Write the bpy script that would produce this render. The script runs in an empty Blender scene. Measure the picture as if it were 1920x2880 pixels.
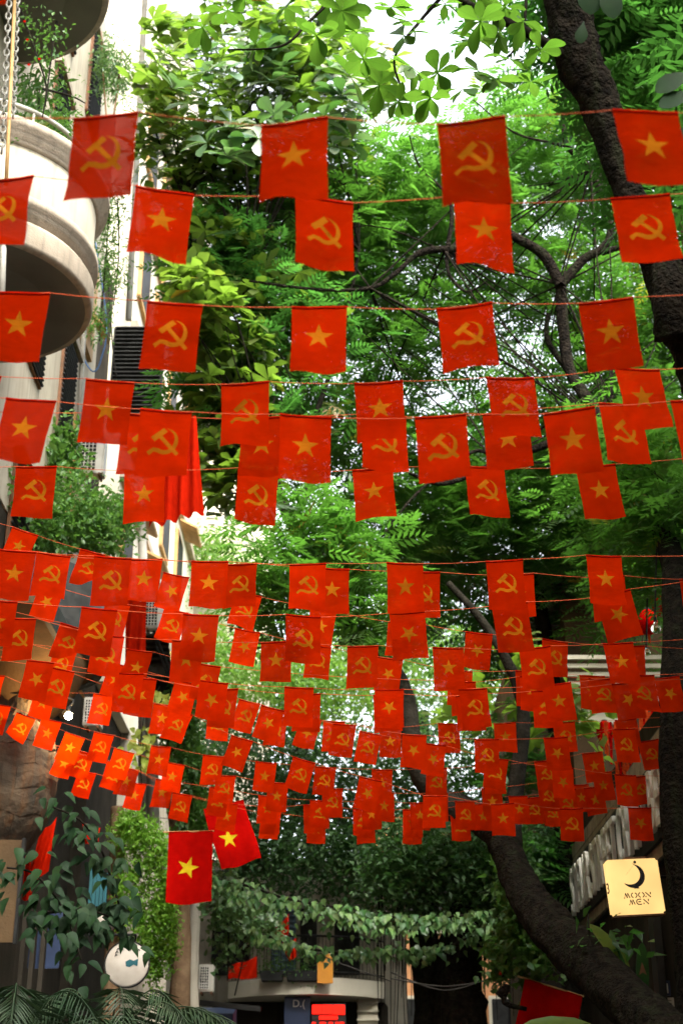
import bpy, bmesh, math, random
import numpy as np
from mathutils import Vector, Matrix, noise
from mathutils.geometry import delaunay_2d_cdt

R = math.radians
random.seed(7)
rng = np.random.default_rng(11)
scene = bpy.context.scene
COL = scene.collection

# ------------------------------------------------------------------ camera
PITCH = R(24.5)
CT, ST = math.cos(PITCH), math.sin(PITCH)
FPX = 4000.0
CAM = Vector((0, 0, 1.6))
cam_d = bpy.data.cameras.new('camera')
cam = bpy.data.objects.new('camera', cam_d)
COL.objects.link(cam)
cam.location = CAM
cam.rotation_euler = (R(90) + PITCH, 0, 0)
cam_d.sensor_fit = 'VERTICAL'
cam_d.sensor_height = 36
cam_d.lens = 50
cam_d.clip_end = 600
cam_d.dof.use_dof = True
cam_d.dof.focus_distance = 12.5
cam_d.dof.aperture_fstop = 2.2
scene.camera = cam

# ------------------------------------------------------------------ sky, sun, exposure
SUN_EL, SUN_AZ = R(52), R(160)          # azimuth from +Y towards +X
world = bpy.data.worlds.new('World')
scene.world = world
world.use_nodes = True
wn = world.node_tree
wn.nodes.clear()
w_out = wn.nodes.new('ShaderNodeOutputWorld')
w_bg = wn.nodes.new('ShaderNodeBackground')
w_sky = wn.nodes.new('ShaderNodeTexSky')
w_hsv = wn.nodes.new('ShaderNodeHueSaturation')
w_sky.sky_type = 'NISHITA'
w_sky.sun_disc = False
w_sky.sun_elevation = SUN_EL
w_sky.sun_rotation = SUN_AZ
w_sky.air_density = 1.0
w_sky.dust_density = 4.0
w_hsv.inputs['Saturation'].default_value = 0.25      # thin white overcast
w_bg.inputs['Strength'].default_value = 0.15
wn.links.new(w_sky.outputs[0], w_hsv.inputs['Color'])
wn.links.new(w_hsv.outputs[0], w_bg.inputs['Color'])
wn.links.new(w_bg.outputs[0], w_out.inputs[0])

sun_d = bpy.data.lights.new('sun', 'SUN')
sun_d.energy = 0.8
sun_d.angle = R(16)
sun_d.color = (1.0, 0.95, 0.86)
sun = bpy.data.objects.new('sun', sun_d)
COL.objects.link(sun)
to_sun = Vector((math.sin(SUN_AZ) * math.cos(SUN_EL), math.cos(SUN_AZ) * math.cos(SUN_EL), math.sin(SUN_EL)))
sun.rotation_euler = to_sun.to_track_quat('Z', 'Y').to_euler()
sun.location = to_sun * 60

scene.view_settings.view_transform = 'Standard'
scene.view_settings.look = 'None'
scene.view_settings.exposure = 2.8
scene.view_settings.gamma = 1.0
scene.cycles.max_bounces = 7
scene.cycles.diffuse_bounces = 4
scene.cycles.transmission_bounces = 5
scene.cycles.transparent_max_bounces = 10
scene.cycles.glossy_bounces = 2
scene.cycles.caustics_reflective = False
scene.cycles.caustics_refractive = False
scene.cycles.sample_clamp_indirect = 6
scene.cycles.use_denoising = True

# ------------------------------------------------------------------ helpers
def ray(px, py):
    u, v = (px - 960) / FPX, (1440 - py) / FPX
    return Vector((u, CT - v * ST, ST + v * CT))

def atz(px, py, z):                  # point at depth z along the lens axis
    return CAM + ray(px, py) * z

def at(px, py, Y):                   # point at distance Y down the street
    d = ray(px, py)
    return CAM + d * (Y / d.y)

def atx(px, py, X):                  # point on the plane x = X
    d = ray(px, py)
    return CAM + d * (X / d.x)

def pxm(py, Y):                      # metres per photo pixel at distance Y near row py
    d = ray(960, py)
    return (Y / d.y) / FPX

WM = {}
def link(o, parent=None, W=None):
    W = W or Matrix.Identity(4)
    COL.objects.link(o)
    o.matrix_basis = W
    WM[o.name] = W
    if parent is not None:
        o.parent = parent
        o.matrix_parent_inverse = WM[parent.name].inverted()
    return o

def tag(o, label, cat=None, group=None, kind=None):
    if label: o['label'] = label
    if cat: o['category'] = cat
    if group: o['group'] = group
    if kind: o['kind'] = kind
    return o

def thing(name, loc, label, cat, group=None):
    o = bpy.data.objects.new(name, None)
    o.empty_display_size = 0.2
    link(o, None, Matrix.Translation(Vector(loc)))
    return tag(o, label, cat, group)

def mobj(name, me, mat=None, parent=None, W=None):
    if mat is not None and not me.materials:
        me.materials.append(mat)
    o = bpy.data.objects.new(name, me)
    return link(o, parent, W)

def bm_obj(name, bm, mat, parent=None, smooth=False, W=None):
    me = bpy.data.meshes.new(name)
    bm.normal_update()
    bm.to_mesh(me); bm.free()
    if smooth:
        me.polygons.foreach_set('use_smooth', [True] * len(me.polygons))
    return mobj(name, me, mat, parent, W)

def np_mesh(name, verts, faces, mat=None, tone=None, smooth=False):
    verts = np.asarray(verts, dtype=np.float32); faces = np.asarray(faces, dtype=np.int32)
    n, k = faces.shape
    me = bpy.data.meshes.new(name)
    me.vertices.add(len(verts)); me.vertices.foreach_set('co', verts.ravel())
    me.loops.add(n * k); me.loops.foreach_set('vertex_index', faces.ravel())
    me.polygons.add(n)
    me.polygons.foreach_set('loop_start', np.arange(0, n * k, k, dtype=np.int32))
    me.polygons.foreach_set('loop_total', np.full(n, k, dtype=np.int32))
    if smooth: me.polygons.foreach_set('use_smooth', np.ones(n, dtype=bool))
    me.update(calc_edges=True)
    if tone is not None:
        a = me.attributes.new('tone', 'FLOAT', 'FACE')
        a.data.foreach_set('value', np.asarray(tone, dtype=np.float32))
    if mat: me.materials.append(mat)
    return me

CUBE = {}
def ubox(name, b, mat, parent=None, rot=None, bevel=0.04):
    """a box piece sharing one slightly chamfered mesh per material; b = x0,x1,y0,y1,z0,z1"""
    key = mat.name
    if key not in CUBE:
        bm = bmesh.new(); bmesh.ops.create_cube(bm, size=1)
        bmesh.ops.bevel(bm, geom=bm.edges[:], offset=0.02, segments=1, affect='EDGES')
        me = bpy.data.meshes.new('piece'); bm.to_mesh(me); bm.free(); me.materials.append(mat)
        CUBE[key] = me
    x0, x1, y0, y1, z0, z1 = b
    W = Matrix.Translation(((x0 + x1) / 2, (y0 + y1) / 2, (z0 + z1) / 2))
    if rot is not None: W = W @ rot
    W = W @ Matrix.Diagonal((x1 - x0, y1 - y0, z1 - z0, 1))
    return mobj(name, CUBE[key], None, parent, W)

def add_box(bm, x0, x1, y0, y1, z0, z1):
    m = Matrix.Translation(((x0 + x1) / 2, (y0 + y1) / 2, (z0 + z1) / 2)) @ Matrix.Diagonal((x1 - x0, y1 - y0, z1 - z0, 1))
    bmesh.ops.create_cube(bm, size=1, matrix=m)

def smooth_path(pts, n=6):
    pts = [Vector(p) for p in pts]
    if len(pts) < 3: return pts
    out = []
    for i in range(len(pts) - 1):
        p0 = pts[max(i - 1, 0)]; p1 = pts[i]; p2 = pts[i + 1]; p3 = pts[min(i + 2, len(pts) - 1)]
        for k in range(n):
            t = k / n
            out.append(0.5 * ((2 * p1) + (p2 - p0) * t + (2 * p0 - 5 * p1 + 4 * p2 - p3) * t * t + (3 * p1 - p0 - 3 * p2 + p3) * t ** 3))
    out.append(pts[-1])
    return out

def interp_r(rs, n):
    xs = np.linspace(0, 1, len(rs))
    return np.interp(np.linspace(0, 1, n), xs, rs)

def tube_arrays(path, radii, seg=8, rough=0.0, cap=True, furrow=0.0):
    path = [Vector(p) for p in path]
    n = len(path)
    V, F = [], []
    prev = None
    for i, p in enumerate(path):
        t = (path[min(i + 1, n - 1)] - path[max(i - 1, 0)])
        t = t.normalized() if t.length > 1e-9 else Vector((0, 0, 1))
        if prev is None:
            a = t.orthogonal().normalized()
        else:
            a = prev - t * prev.dot(t)
            a = a.normalized() if a.length > 1e-6 else t.orthogonal().normalized()
        prev = a
        b = t.cross(a)
        for k in range(seg):
            an = 2 * math.pi * k / seg
            r = radii[i] * (1 + (random.uniform(-rough, rough) if rough else 0))
            if furrow:
                q_ = Vector((math.cos(an) * 2.6, math.sin(an) * 2.6, i * .22))
                r *= 1 + furrow * (noise.noise(q_) * 1.1 + noise.noise(q_ * 2.7) * .7)
            V.append(p + (a * math.cos(an) + b * math.sin(an)) * r)
    for i in range(n - 1):
        for k in range(seg):
            k2 = (k + 1) % seg
            F.append((i * seg + k, i * seg + k2, (i + 1) * seg + k2, (i + 1) * seg + k))
    if cap:
        for base, idx in ((path[0], 0), (path[-1], n - 1)):
            c = len(V); V.append(base)
            for k in range(seg):
                F.append((idx * seg + k, idx * seg + (k + 1) % seg, c, c))
    return V, F

def tube(name, pts, radii, mat, parent=None, seg=8, n=6, rough=0.0, W=None, furrow=0.0):
    path = smooth_path(pts, n) if n > 1 else [Vector(p) for p in pts]
    if not hasattr(radii, '__len__'): radii = [radii, radii]
    rr = interp_r(radii, len(path))
    V, F = tube_arrays(path, rr, seg, rough, True, furrow)
    me = bpy.data.meshes.new(name)
    F2 = [f if f[2] != f[3] else f[:3] for f in F]
    me.from_pydata([tuple(v) for v in V], [], F2)
    me.polygons.foreach_set('use_smooth', [True] * len(me.polygons))
    return mobj(name, me, mat, parent, W)

def tubes_joined(name, paths, mat, parent=None, seg=5):
    """many fine strands as one mesh; paths = [(points, r0, r1)]"""
    V, F = [], []
    for pts, r0, r1 in paths:
        v, f = tube_arrays(pts, np.linspace(r0, r1, len(pts)), seg, 0, cap=False)
        o = len(V); V += [tuple(x) for x in v]
        F += [tuple(i + o for i in q) for q in f]
    me = bpy.data.meshes.new(name)
    me.from_pydata(V, [], F)
    me.polygons.foreach_set('use_smooth', [True] * len(me.polygons))
    return mobj(name, me, mat, parent)

def lathe(name, prof, mat, parent=None, seg=64, center=(0, 0, 0), a0=0, a1=2 * math.pi, smooth=True):
    full = abs(a1 - a0 - 2 * math.pi) < 1e-6
    m = seg if full else seg + 1
    V, F = [], []
    for i in range(m):
        an = a0 + (a1 - a0) * i / seg
        for r, z in prof:
            V.append((center[0] + r * math.cos(an), center[1] + r * math.sin(an), center[2] + z))
    k = len(prof)
    for i in range(seg):
        j = (i + 1) % m
        for q in range(k - 1):
            F.append((i * k + q, j * k + q, j * k + q + 1, i * k + q + 1))
    me = bpy.data.meshes.new(name); me.from_pydata(V, [], F)
    if smooth: me.polygons.foreach_set('use_smooth', [True] * len(me.polygons))
    return mobj(name, me, mat, parent)

# ------------------------------------------------------------------ materials
def new_mat(name):
    m = bpy.data.materials.new(name); m.use_nodes = True
    nt = m.node_tree; nt.nodes.clear()
    return m, nt, nt.nodes.new('ShaderNodeOutputMaterial')

def N(nt, t, **kw):
    n = nt.nodes.new(t)
    for k, v in kw.items(): setattr(n, k, v)
    return n

def c4(c): return (c[0], c[1], c[2], 1)

def pbr(name, c1, c2=None, scale=4.0, rough=0.8, bump=0.0, bscale=40.0, spec=0.3, metal=0.0, streak=None, coord='Object', detail=6, bdist=.03):
    """two-tone noise surface, optional relief and vertical streaks of a third colour"""
    m, nt, out = new_mat(name)
    p = N(nt, 'ShaderNodeBsdfPrincipled')
    p.inputs['Roughness'].default_value = rough
    p.inputs['Metallic'].default_value = metal
    p.inputs['Specular IOR Level'].default_value = spec
    geo = N(nt, 'ShaderNodeNewGeometry')
    if c2 is None:
        c2 = tuple(x * 0.8 for x in c1)
    nz = N(nt, 'ShaderNodeTexNoise'); nz.inputs['Scale'].default_value = scale; nz.inputs['Detail'].default_value = detail
    nt.links.new(geo.outputs['Position'], nz.inputs['Vector'])
    rp = N(nt, 'ShaderNodeValToRGB')
    rp.color_ramp.elements[0].position = 0.35; rp.color_ramp.elements[1].position = 0.68
    rp.color_ramp.elements[0].color = c4(c1); rp.color_ramp.elements[1].color = c4(c2)
    nt.links.new(nz.outputs['Fac'], rp.inputs[0])
    col = rp.outputs[0]
    if streak:
        mp = N(nt, 'ShaderNodeMapping'); mp.inputs['Scale'].default_value = (9, 9, 0.5)
        nt.links.new(geo.outputs['Position'], mp.inputs['Vector'])
        n2 = N(nt, 'ShaderNodeTexNoise'); n2.inputs['Scale'].default_value = 1.0; n2.inputs['Detail'].default_value = 5
        nt.links.new(mp.outputs[0], n2.inputs['Vector'])
        r2 = N(nt, 'ShaderNodeValToRGB')
        r2.color_ramp.elements[0].position = 0.5; r2.color_ramp.elements[1].position = 0.75
        r2.color_ramp.elements[0].color = (0, 0, 0, 1); r2.color_ramp.elements[1].color = (0.75, 0.75, 0.75, 1)
        nt.links.new(n2.outputs['Fac'], r2.inputs[0])
        mx = N(nt, 'ShaderNodeMix', data_type='RGBA')
        nt.links.new(r2.outputs[0], mx.inputs['Factor'])
        nt.links.new(col, mx.inputs['A']); mx.inputs['B'].default_value = c4(streak)
        col = mx.outputs['Result']
    nt.links.new(col, p.inputs['Base Color'])
    if bump:
        n3 = N(nt, 'ShaderNodeTexNoise'); n3.inputs['Scale'].default_value = bscale; n3.inputs['Detail'].default_value = 5
        nt.links.new(geo.outputs['Position'], n3.inputs['Vector'])
        b = N(nt, 'ShaderNodeBump'); b.inputs['Strength'].default_value = bump; b.inputs['Distance'].default_value = bdist
        nt.links.new(n3.outputs['Fac'], b.inputs['Height'])
        nt.links.new(b.outputs[0], p.inputs['Normal'])
    nt.links.new(p.outputs[0], out.inputs[0])
    return m

def leaf_mat(name, c1, c2, tr, fac=0.4, rough=0.42, spec=0.4, tone='attr', old=None, veins=False):
    m, nt, out = new_mat(name)
    if tone == 'attr':
        t = N(nt, 'ShaderNodeAttribute', attribute_name='tone').outputs['Fac']
    else:
        t = N(nt, 'ShaderNodeObjectInfo').outputs['Random']
    rp = N(nt, 'ShaderNodeValToRGB')
    e = rp.color_ramp.elements
    e[0].color = c4(c1); e[1].color = c4(c2); e[1].position = 0.93 if old else 1.0
    if old:
        x = e.new(0.985); x.color = c4(old)
    nt.links.new(t, rp.inputs[0])
    geo = N(nt, 'ShaderNodeNewGeometry')
    nz = N(nt, 'ShaderNodeTexNoise'); nz.inputs['Scale'].default_value = 9; nz.inputs['Detail'].default_value = 3
    nt.links.new(geo.outputs['Position'], nz.inputs['Vector'])
    mm = N(nt, 'ShaderNodeMix', data_type='RGBA', blend_type='MULTIPLY')
    mm.inputs['Factor'].default_value = 0.5
    nt.links.new(rp.outputs[0], mm.inputs['A']); nt.links.new(nz.outputs['Color'], mm.inputs['B'])
    mr = N(nt, 'ShaderNodeHueSaturation'); mr.inputs['Value'].default_value = 1.25
    nt.links.new(mm.outputs['Result'], mr.inputs['Color'])
    p = N(nt, 'ShaderNodeBsdfPrincipled'); p.inputs['Roughness'].default_value = rough
    p.inputs['Specular IOR Level'].default_value = spec
    nt.links.new(mr.outputs[0], p.inputs['Base Color'])
    tl = N(nt, 'ShaderNodeBsdfTranslucent')
    tm = N(nt, 'ShaderNodeMix', data_type='RGBA')
    tm.inputs['Factor'].default_value = 0.45
    tm.inputs['A'].default_value = c4(tr)
    nt.links.new(rp.outputs[0], tm.inputs['B'])
    nt.links.new(tm.outputs['Result'], tl.inputs['Color'])
    if veins:
        uvn = N(nt, 'ShaderNodeUVMap'); uvn.uv_map = 'UVMap'
        sp = N(nt, 'ShaderNodeSeparateXYZ'); nt.links.new(uvn.outputs[0], sp.inputs[0])
        ab = N(nt, 'ShaderNodeMath', operation='ABSOLUTE'); nt.links.new(sp.outputs['X'], ab.inputs[0])
        s1 = N(nt, 'ShaderNodeMath', operation='MULTIPLY_ADD'); nt.links.new(ab.outputs[0], s1.inputs[0]); s1.inputs[1].default_value = -0.45; nt.links.new(sp.outputs['Y'], s1.inputs[2])
        s2 = N(nt, 'ShaderNodeMath', operation='MULTIPLY'); nt.links.new(s1.outputs[0], s2.inputs[0]); s2.inputs[1].default_value = 9.0
        s3 = N(nt, 'ShaderNodeMath', operation='PINGPONG'); nt.links.new(s2.outputs[0], s3.inputs[0]); s3.inputs[1].default_value = 0.5
        s4 = N(nt, 'ShaderNodeMath', operation='LESS_THAN'); nt.links.new(s3.outputs[0], s4.inputs[0]); s4.inputs[1].default_value = 0.07
        s5 = N(nt, 'ShaderNodeMath', operation='LESS_THAN'); nt.links.new(ab.outputs[0], s5.inputs[0]); s5.inputs[1].default_value = 0.035
        s6 = N(nt, 'ShaderNodeMath', operation='MAXIMUM'); nt.links.new(s4.outputs[0], s6.inputs[0]); nt.links.new(s5.outputs[0], s6.inputs[1])
        s7 = N(nt, 'ShaderNodeMath', operation='MULTIPLY'); nt.links.new(s6.outputs[0], s7.inputs[0]); s7.inputs[1].default_value = 0.55
        vm = N(nt, 'ShaderNodeMix', data_type='RGBA'); nt.links.new(s7.outputs[0], vm.inputs['Factor'])
        nt.links.new(tm.outputs['Result'], vm.inputs['A']); vm.inputs['B'].default_value = (tr[0] * 0.35, tr[1] * 0.4, tr[2] * 0.4, 1)
        nt.links.new(vm.outputs['Result'], tl.inputs['Color'])
    mix = N(nt, 'ShaderNodeMixShader'); mix.inputs[0].default_value = fac
    nt.links.new(p.outputs[0], mix.inputs[1]); nt.links.new(tl.outputs[0], mix.inputs[2])
    nt.links.new(mix.outputs[0], out.inputs[0])
    return m

def cloth_mat(name, c, tcol, fac=0.5, see=0.0, rough=0.7, weave=True):
    m, nt, out = new_mat(name)
    oi = N(nt, 'ShaderNodeObjectInfo')
    hs = N(nt, 'ShaderNodeHueSaturation'); hs.inputs['Color'].default_value = c4(c)
    mr = N(nt, 'ShaderNodeMapRange'); mr.inputs['To Min'].default_value = 0.82; mr.inputs['To Max'].default_value = 1.1
    nt.links.new(oi.outputs['Random'], mr.inputs['Value']); nt.links.new(mr.outputs[0], hs.inputs['Value'])
    h2 = N(nt, 'ShaderNodeHueSaturation'); h2.inputs['Color'].default_value = c4(tcol)
    nt.links.new(mr.outputs[0], h2.inputs['Value'])
    tco = N(nt, 'ShaderNodeTexCoord')
    off = N(nt, 'ShaderNodeVectorMath', operation='MULTIPLY_ADD'); off.inputs[1].default_value = (1, 1, 1)
    nt.links.new(tco.outputs['Object'], off.inputs[0])
    rv = N(nt, 'ShaderNodeMath', operation='MULTIPLY'); rv.inputs[1].default_value = 40; nt.links.new(oi.outputs['Random'], rv.inputs[0])
    nt.links.new(rv.outputs[0], off.inputs[2])
    nf = N(nt, 'ShaderNodeTexNoise'); nf.inputs['Scale'].default_value = 7; nf.inputs['Detail'].default_value = 5; nt.links.new(off.outputs[0], nf.inputs['Vector'])
    mf = N(nt, 'ShaderNodeMapRange'); mf.inputs['From Min'].default_value = .3; mf.inputs['From Max'].default_value = .7; mf.inputs['To Min'].default_value = .84; mf.inputs['To Max'].default_value = 1.1
    nt.links.new(nf.outputs['Fac'], mf.inputs['Value'])
    mv = N(nt, 'ShaderNodeMath', operation='MULTIPLY'); nt.links.new(mr.outputs[0], mv.inputs[0]); nt.links.new(mf.outputs[0], mv.inputs[1])
    nt.links.new(mv.outputs[0], hs.inputs['Value']); nt.links.new(mv.outputs[0], h2.inputs['Value'])
    mpc = N(nt, 'ShaderNodeMapping'); mpc.inputs['Scale'].default_value = (10, 10, 26); mpc.inputs['Rotation'].default_value = (0, .25, 0); nt.links.new(off.outputs[0], mpc.inputs['Vector'])
    nc = N(nt, 'ShaderNodeTexNoise'); nc.inputs['Scale'].default_value = 1; nc.inputs['Detail'].default_value = 4; nt.links.new(mpc.outputs[0], nc.inputs['Vector'])
    bc = N(nt, 'ShaderNodeBump'); bc.inputs['Strength'].default_value = .3; bc.inputs['Distance'].default_value = .02; nt.links.new(nc.outputs['Fac'], bc.inputs['Height'])
    p = N(nt, 'ShaderNodeBsdfPrincipled'); p.inputs['Roughness'].default_value = rough
    nt.links.new(bc.outputs[0], p.inputs['Normal'])
    p.inputs['Specular IOR Level'].default_value = 0.0
    nt.links.new(hs.outputs[0], p.inputs['Base Color'])
    tl = N(nt, 'ShaderNodeBsdfTranslucent'); nt.links.new(h2.outputs[0], tl.inputs['Color']); nt.links.new(bc.outputs[0], tl.inputs['Normal'])
    mix = N(nt, 'ShaderNodeMixShader'); mix.inputs[0].default_value = fac
    nt.links.new(p.outputs[0], mix.inputs[1]); nt.links.new(tl.outputs[0], mix.inputs[2])
    last = mix.outputs[0]
    if see > 0:
        tp = N(nt, 'ShaderNodeBsdfTransparent')
        # open weave: warp and weft bands in the cloth's own coordinates
        tc = N(nt, 'ShaderNodeTexCoord')
        nz = N(nt, 'ShaderNodeTexNoise'); nz.inputs['Scale'].default_value = 14; nz.inputs['Detail'].default_value = 4
        mp = N(nt, 'ShaderNodeMapping'); mp.inputs['Scale'].default_value = (1, 1, 1)
        nt.links.new(tc.outputs['Object'], mp.inputs[0]); nt.links.new(mp.outputs[0], nz.inputs['Vector'])
        m1 = N(nt, 'ShaderNodeMath', operation='MULTIPLY'); m1.inputs[1].default_value = see * 2
        nt.links.new(nz.outputs['Fac'], m1.inputs[0])
        mx2 = N(nt, 'ShaderNodeMixShader')
        nt.links.new(m1.outputs[0], mx2.inputs[0])
        nt.links.new(last, mx2.inputs[1]); nt.links.new(tp.outputs[0], mx2.inputs[2])
        last = mx2.outputs[0]
    nt.links.new(last, out.inputs[0])
    return m

def emit_mat(name, c, s, rough=None):
    m, nt, out = new_mat(name)
    e = N(nt, 'ShaderNodeEmission'); e.inputs[0].default_value = c4(c); e.inputs[1].default_value = s
    nt.links.new(e.outputs[0], out.inputs[0])
    return m

M = {}
M['red'] = cloth_mat('flag_red_cloth', (0.54, 0.017, 0.0006), (0.80, 0.046, 0.001), 0.68, see=0.016)
M['yellow'] = cloth_mat('flag_yellow_print', (0.50, 0.155, 0.008), (0.62, 0.185, 0.008), 0.62)
M['hem'] = cloth_mat('flag_hem_cloth', (0.30, 0.007, 0.0015), (0.3, 0.01, 0.002), 0.3)
M['bigred'] = cloth_mat('large_flag_red_cloth', (0.42, 0.003, 0.002), (0.46, 0.006, 0.002), 0.3)
M['bigyellow'] = cloth_mat('large_flag_yellow_cloth', (0.62, 0.46, 0.015), (0.6, 0.4, 0.01), 0.25)
M['string'] = pbr('orange_cord', (0.5, 0.07, 0.01), rough=0.7)
M['cream'] = pbr('cream_plaster', (0.42, 0.37, 0.275), (0.34, 0.295, 0.215), 1.6, 0.9, 0.12, 60, streak=(0.20, 0.175, 0.125))
M['trim'] = pbr('beige_stone_trim', (0.38, 0.31, 0.23), (0.29, 0.235, 0.17), 3, 0.85, 0.25, 35, streak=(0.16, 0.135, 0.10))
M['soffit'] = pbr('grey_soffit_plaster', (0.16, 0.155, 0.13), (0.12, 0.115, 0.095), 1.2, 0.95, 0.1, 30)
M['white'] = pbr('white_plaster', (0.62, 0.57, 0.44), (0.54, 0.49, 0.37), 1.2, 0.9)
M['ochre'] = pbr('ochre_wood', (0.45, 0.27, 0.10), (0.33, 0.19, 0.07), 6, 0.7)
M['dark'] = pbr('blackened_metal', (0.018, 0.018, 0.017), (0.03, 0.03, 0.027), 5, 0.5, spec=0.04)
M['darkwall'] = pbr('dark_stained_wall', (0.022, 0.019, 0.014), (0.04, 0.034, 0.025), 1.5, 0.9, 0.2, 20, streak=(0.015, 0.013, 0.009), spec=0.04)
M['brown'] = pbr('brown_plaster', (0.06, 0.04, 0.022), (0.095, 0.06, 0.03), 2, 0.9, 0.3, 18, spec=0.04)
M['stone'] = pbr('mottled_rough_stone', (0.045, 0.038, 0.028), (0.11, 0.08, 0.05), 2.2, 0.9, 0.9, 9, streak=(0.12, 0.055, 0.02), spec=0.04)
M['pipe'] = pbr('grey_pipe', (0.42, 0.40, 0.34), (0.34, 0.32, 0.27), 4, 0.5)
M['concrete'] = pbr('stained_concrete', (0.40, 0.36, 0.28), (0.29, 0.26, 0.2), 2, 0.9, 0.2, 25, streak=(0.17, 0.15, 0.11), spec=0.04)
M['bark'] = pbr('dark_bark', (0.006, 0.005, 0.004), (0.022, 0.017, 0.012), 11, 0.95, 1.0, 24, spec=0.04, bdist=.09, streak=(0.022, 0.026, 0.012))
M['bark2'] = pbr('grey_bark', (0.010, 0.009, 0.006), (0.022, 0.019, 0.014), 7, 0.95, 0.7, 22, spec=0.04)
M['palebark'] = pbr('tan_bark', (0.19, 0.125, 0.07), (0.11, 0.065, 0.036), 5, 0.95, 0.5, 20, streak=(0.10, 0.06, 0.03), spec=0.04)
M['plank'] = pbr('weathered_plank', (0.32, 0.26, 0.19), (0.22, 0.18, 0.13), 5, 0.85, 0.3, 30, streak=(0.09, 0.075, 0.055), spec=0.04)
M['letter'] = pbr('off_white_letter', (0.66, 0.63, 0.54), (0.5, 0.47, 0.4), 5, 0.6)
M['acwhite'] = pbr('air_conditioner_casing', (0.62, 0.60, 0.52), (0.52, 0.49, 0.42), 3, 0.6, streak=(0.4, 0.36, 0.28))
M['orange'] = pbr('orange_board', (0.72, 0.30, 0.03), (0.6, 0.24, 0.03), 3, 0.7)
M['blue'] = pbr('blue_grey_shutter', (0.07, 0.12, 0.17), (0.11, 0.17, 0.22), 3, 0.6)
M['navy'] = pbr('navy_sign', (0.012, 0.022, 0.05), (0.018, 0.03, 0.065), 3, 0.4)
M['asphalt'] = pbr('asphalt', (0.05, 0.05, 0.048), (0.07, 0.068, 0.062), 3, 0.9, 0.3, 80)
M['paving'] = pbr('grey_paving', (0.22, 0.20, 0.18), (0.16, 0.15, 0.13), 2, 0.9, 0.2, 40)
M['kerb'] = pbr('granite_kerb', (0.3, 0.29, 0.27), (0.22, 0.21, 0.2), 6, 0.9)
M['terracotta'] = pbr('terracotta', (0.4, 0.17, 0.08), (0.3, 0.12, 0.06), 5, 0.9)
M['potwhite'] = pbr('white_ceramic', (0.46, 0.42, 0.35), (0.38, 0.34, 0.28), 5, 0.5)
M['teal'] = pbr('teal_awning', (0.012, 0.085, 0.10), (0.008, 0.06, 0.07), 4, 0.7)
M['rust'] = pbr('rusted_metal', (0.16, 0.07, 0.03), (0.09, 0.045, 0.02), 7, 0.8)
M['black'] = pbr('black_print', (0.012, 0.011, 0.01), (0.018, 0.016, 0.014), 5, 0.6)
M['ribbon'] = cloth_mat('orange_red_ribbon', (0.6, 0.07, 0.015), (0.7, 0.10, 0.02), 0.4)
M['wire'] = pbr('grey_wire', (0.05, 0.046, 0.04), rough=0.7, spec=0.05)
M['bluewire'] = pbr('blue_wire', (0.06, 0.14, 0.32), rough=0.5)
M['bulb'] = emit_mat('lit_bulb_glass', (1.0, 0.80, 0.5), 30)
M['signface'] = None

L = {}
L['broad'] = leaf_mat('broad_leaf', (0.028, 0.075, 0.014), (0.13, 0.17, 0.045), (0.30, 0.55, 0.03), 0.45, 0.34, 0.55, old=(0.40, 0.16, 0.02))
L['broadobj'] = leaf_mat('broad_leaf_single', (0.035, 0.10, 0.018), (0.11, 0.20, 0.035), (0.20, 0.46, 0.03), 0.5, 0.4, 0.4, tone='obj', veins=True)
L['broadpale'] = leaf_mat('pale_broad_leaf_single', (0.02, 0.075, 0.026), (0.20, 0.24, 0.15), (0.16, 0.42, 0.04), 0.25, 0.33, 0.7, tone='obj', old=(0.36, 0.30, 0.2), veins=True)  # random tone per leaf, dark green to pale grey-green
L['pinnate'] = leaf_mat('pinnate_leaflet', (0.016, 0.052, 0.012), (0.065, 0.125, 0.026), (0.16, 0.46, 0.035), 0.5, 0.4, 0.45, old=(0.42, 0.20, 0.02))
L['pinnatedark'] = leaf_mat('dark_leaflet', (0.013, 0.045, 0.013), (0.05, 0.105, 0.026), (0.11, 0.38, 0.04), 0.5, 0.45, 0.4)
L['far'] = leaf_mat('far_leaf', (0.04, 0.13, 0.02), (0.17, 0.28, 0.05), (0.25, 0.5, 0.05), 0.4, 0.5, 0.3)
L['fardark'] = leaf_mat('far_dark_leaf', (0.014, 0.045, 0.015), (0.06, 0.12, 0.035), (0.07, 0.2, 0.03), 0.35, 0.5, 0.3)
L['vine'] = leaf_mat('bright_vine_leaf', (0.08, 0.22, 0.02), (0.22, 0.40, 0.05), (0.3, 0.6, 0.04), 0.4, 0.5, 0.3)
L['garland'] = leaf_mat('pale_vine_leaf', (0.03, 0.10, 0.025), (0.15, 0.24, 0.08), (0.2, 0.36, 0.08), 0.25, 0.4, 0.5)
L['garlandobj'] = leaf_mat('pale_vine_leaf_single', (0.02, 0.095, 0.02), (0.19, 0.33, 0.10), (0.2, 0.4, 0.06), 0.25, 0.45, 0.3, tone='obj')
L['shrub'] = leaf_mat('shrub_leaf', (0.035, 0.11, 0.025), (0.11, 0.22, 0.04), (0.16, 0.36, 0.04), 0.38, 0.45, 0.4)
L['lime'] = leaf_mat('lime_leaf_single', (0.30, 0.38, 0.05), (0.45, 0.5, 0.09), (0.5, 0.55, 0.06), 0.4, 0.5, 0.3, tone='obj')
L['darkobj'] = leaf_mat('dark_leaf_single', (0.008, 0.026, 0.009), (0.022, 0.052, 0.017), (0.03, 0.1, 0.02), 0.2, 0.6, 0.15, tone='obj')
L['palm'] = leaf_mat('palm_leaflet', (0.012, 0.03, 0.012), (0.04, 0.065, 0.03), (0.05, 0.1, 0.03), 0.2, 0.5, 0.2)
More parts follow.
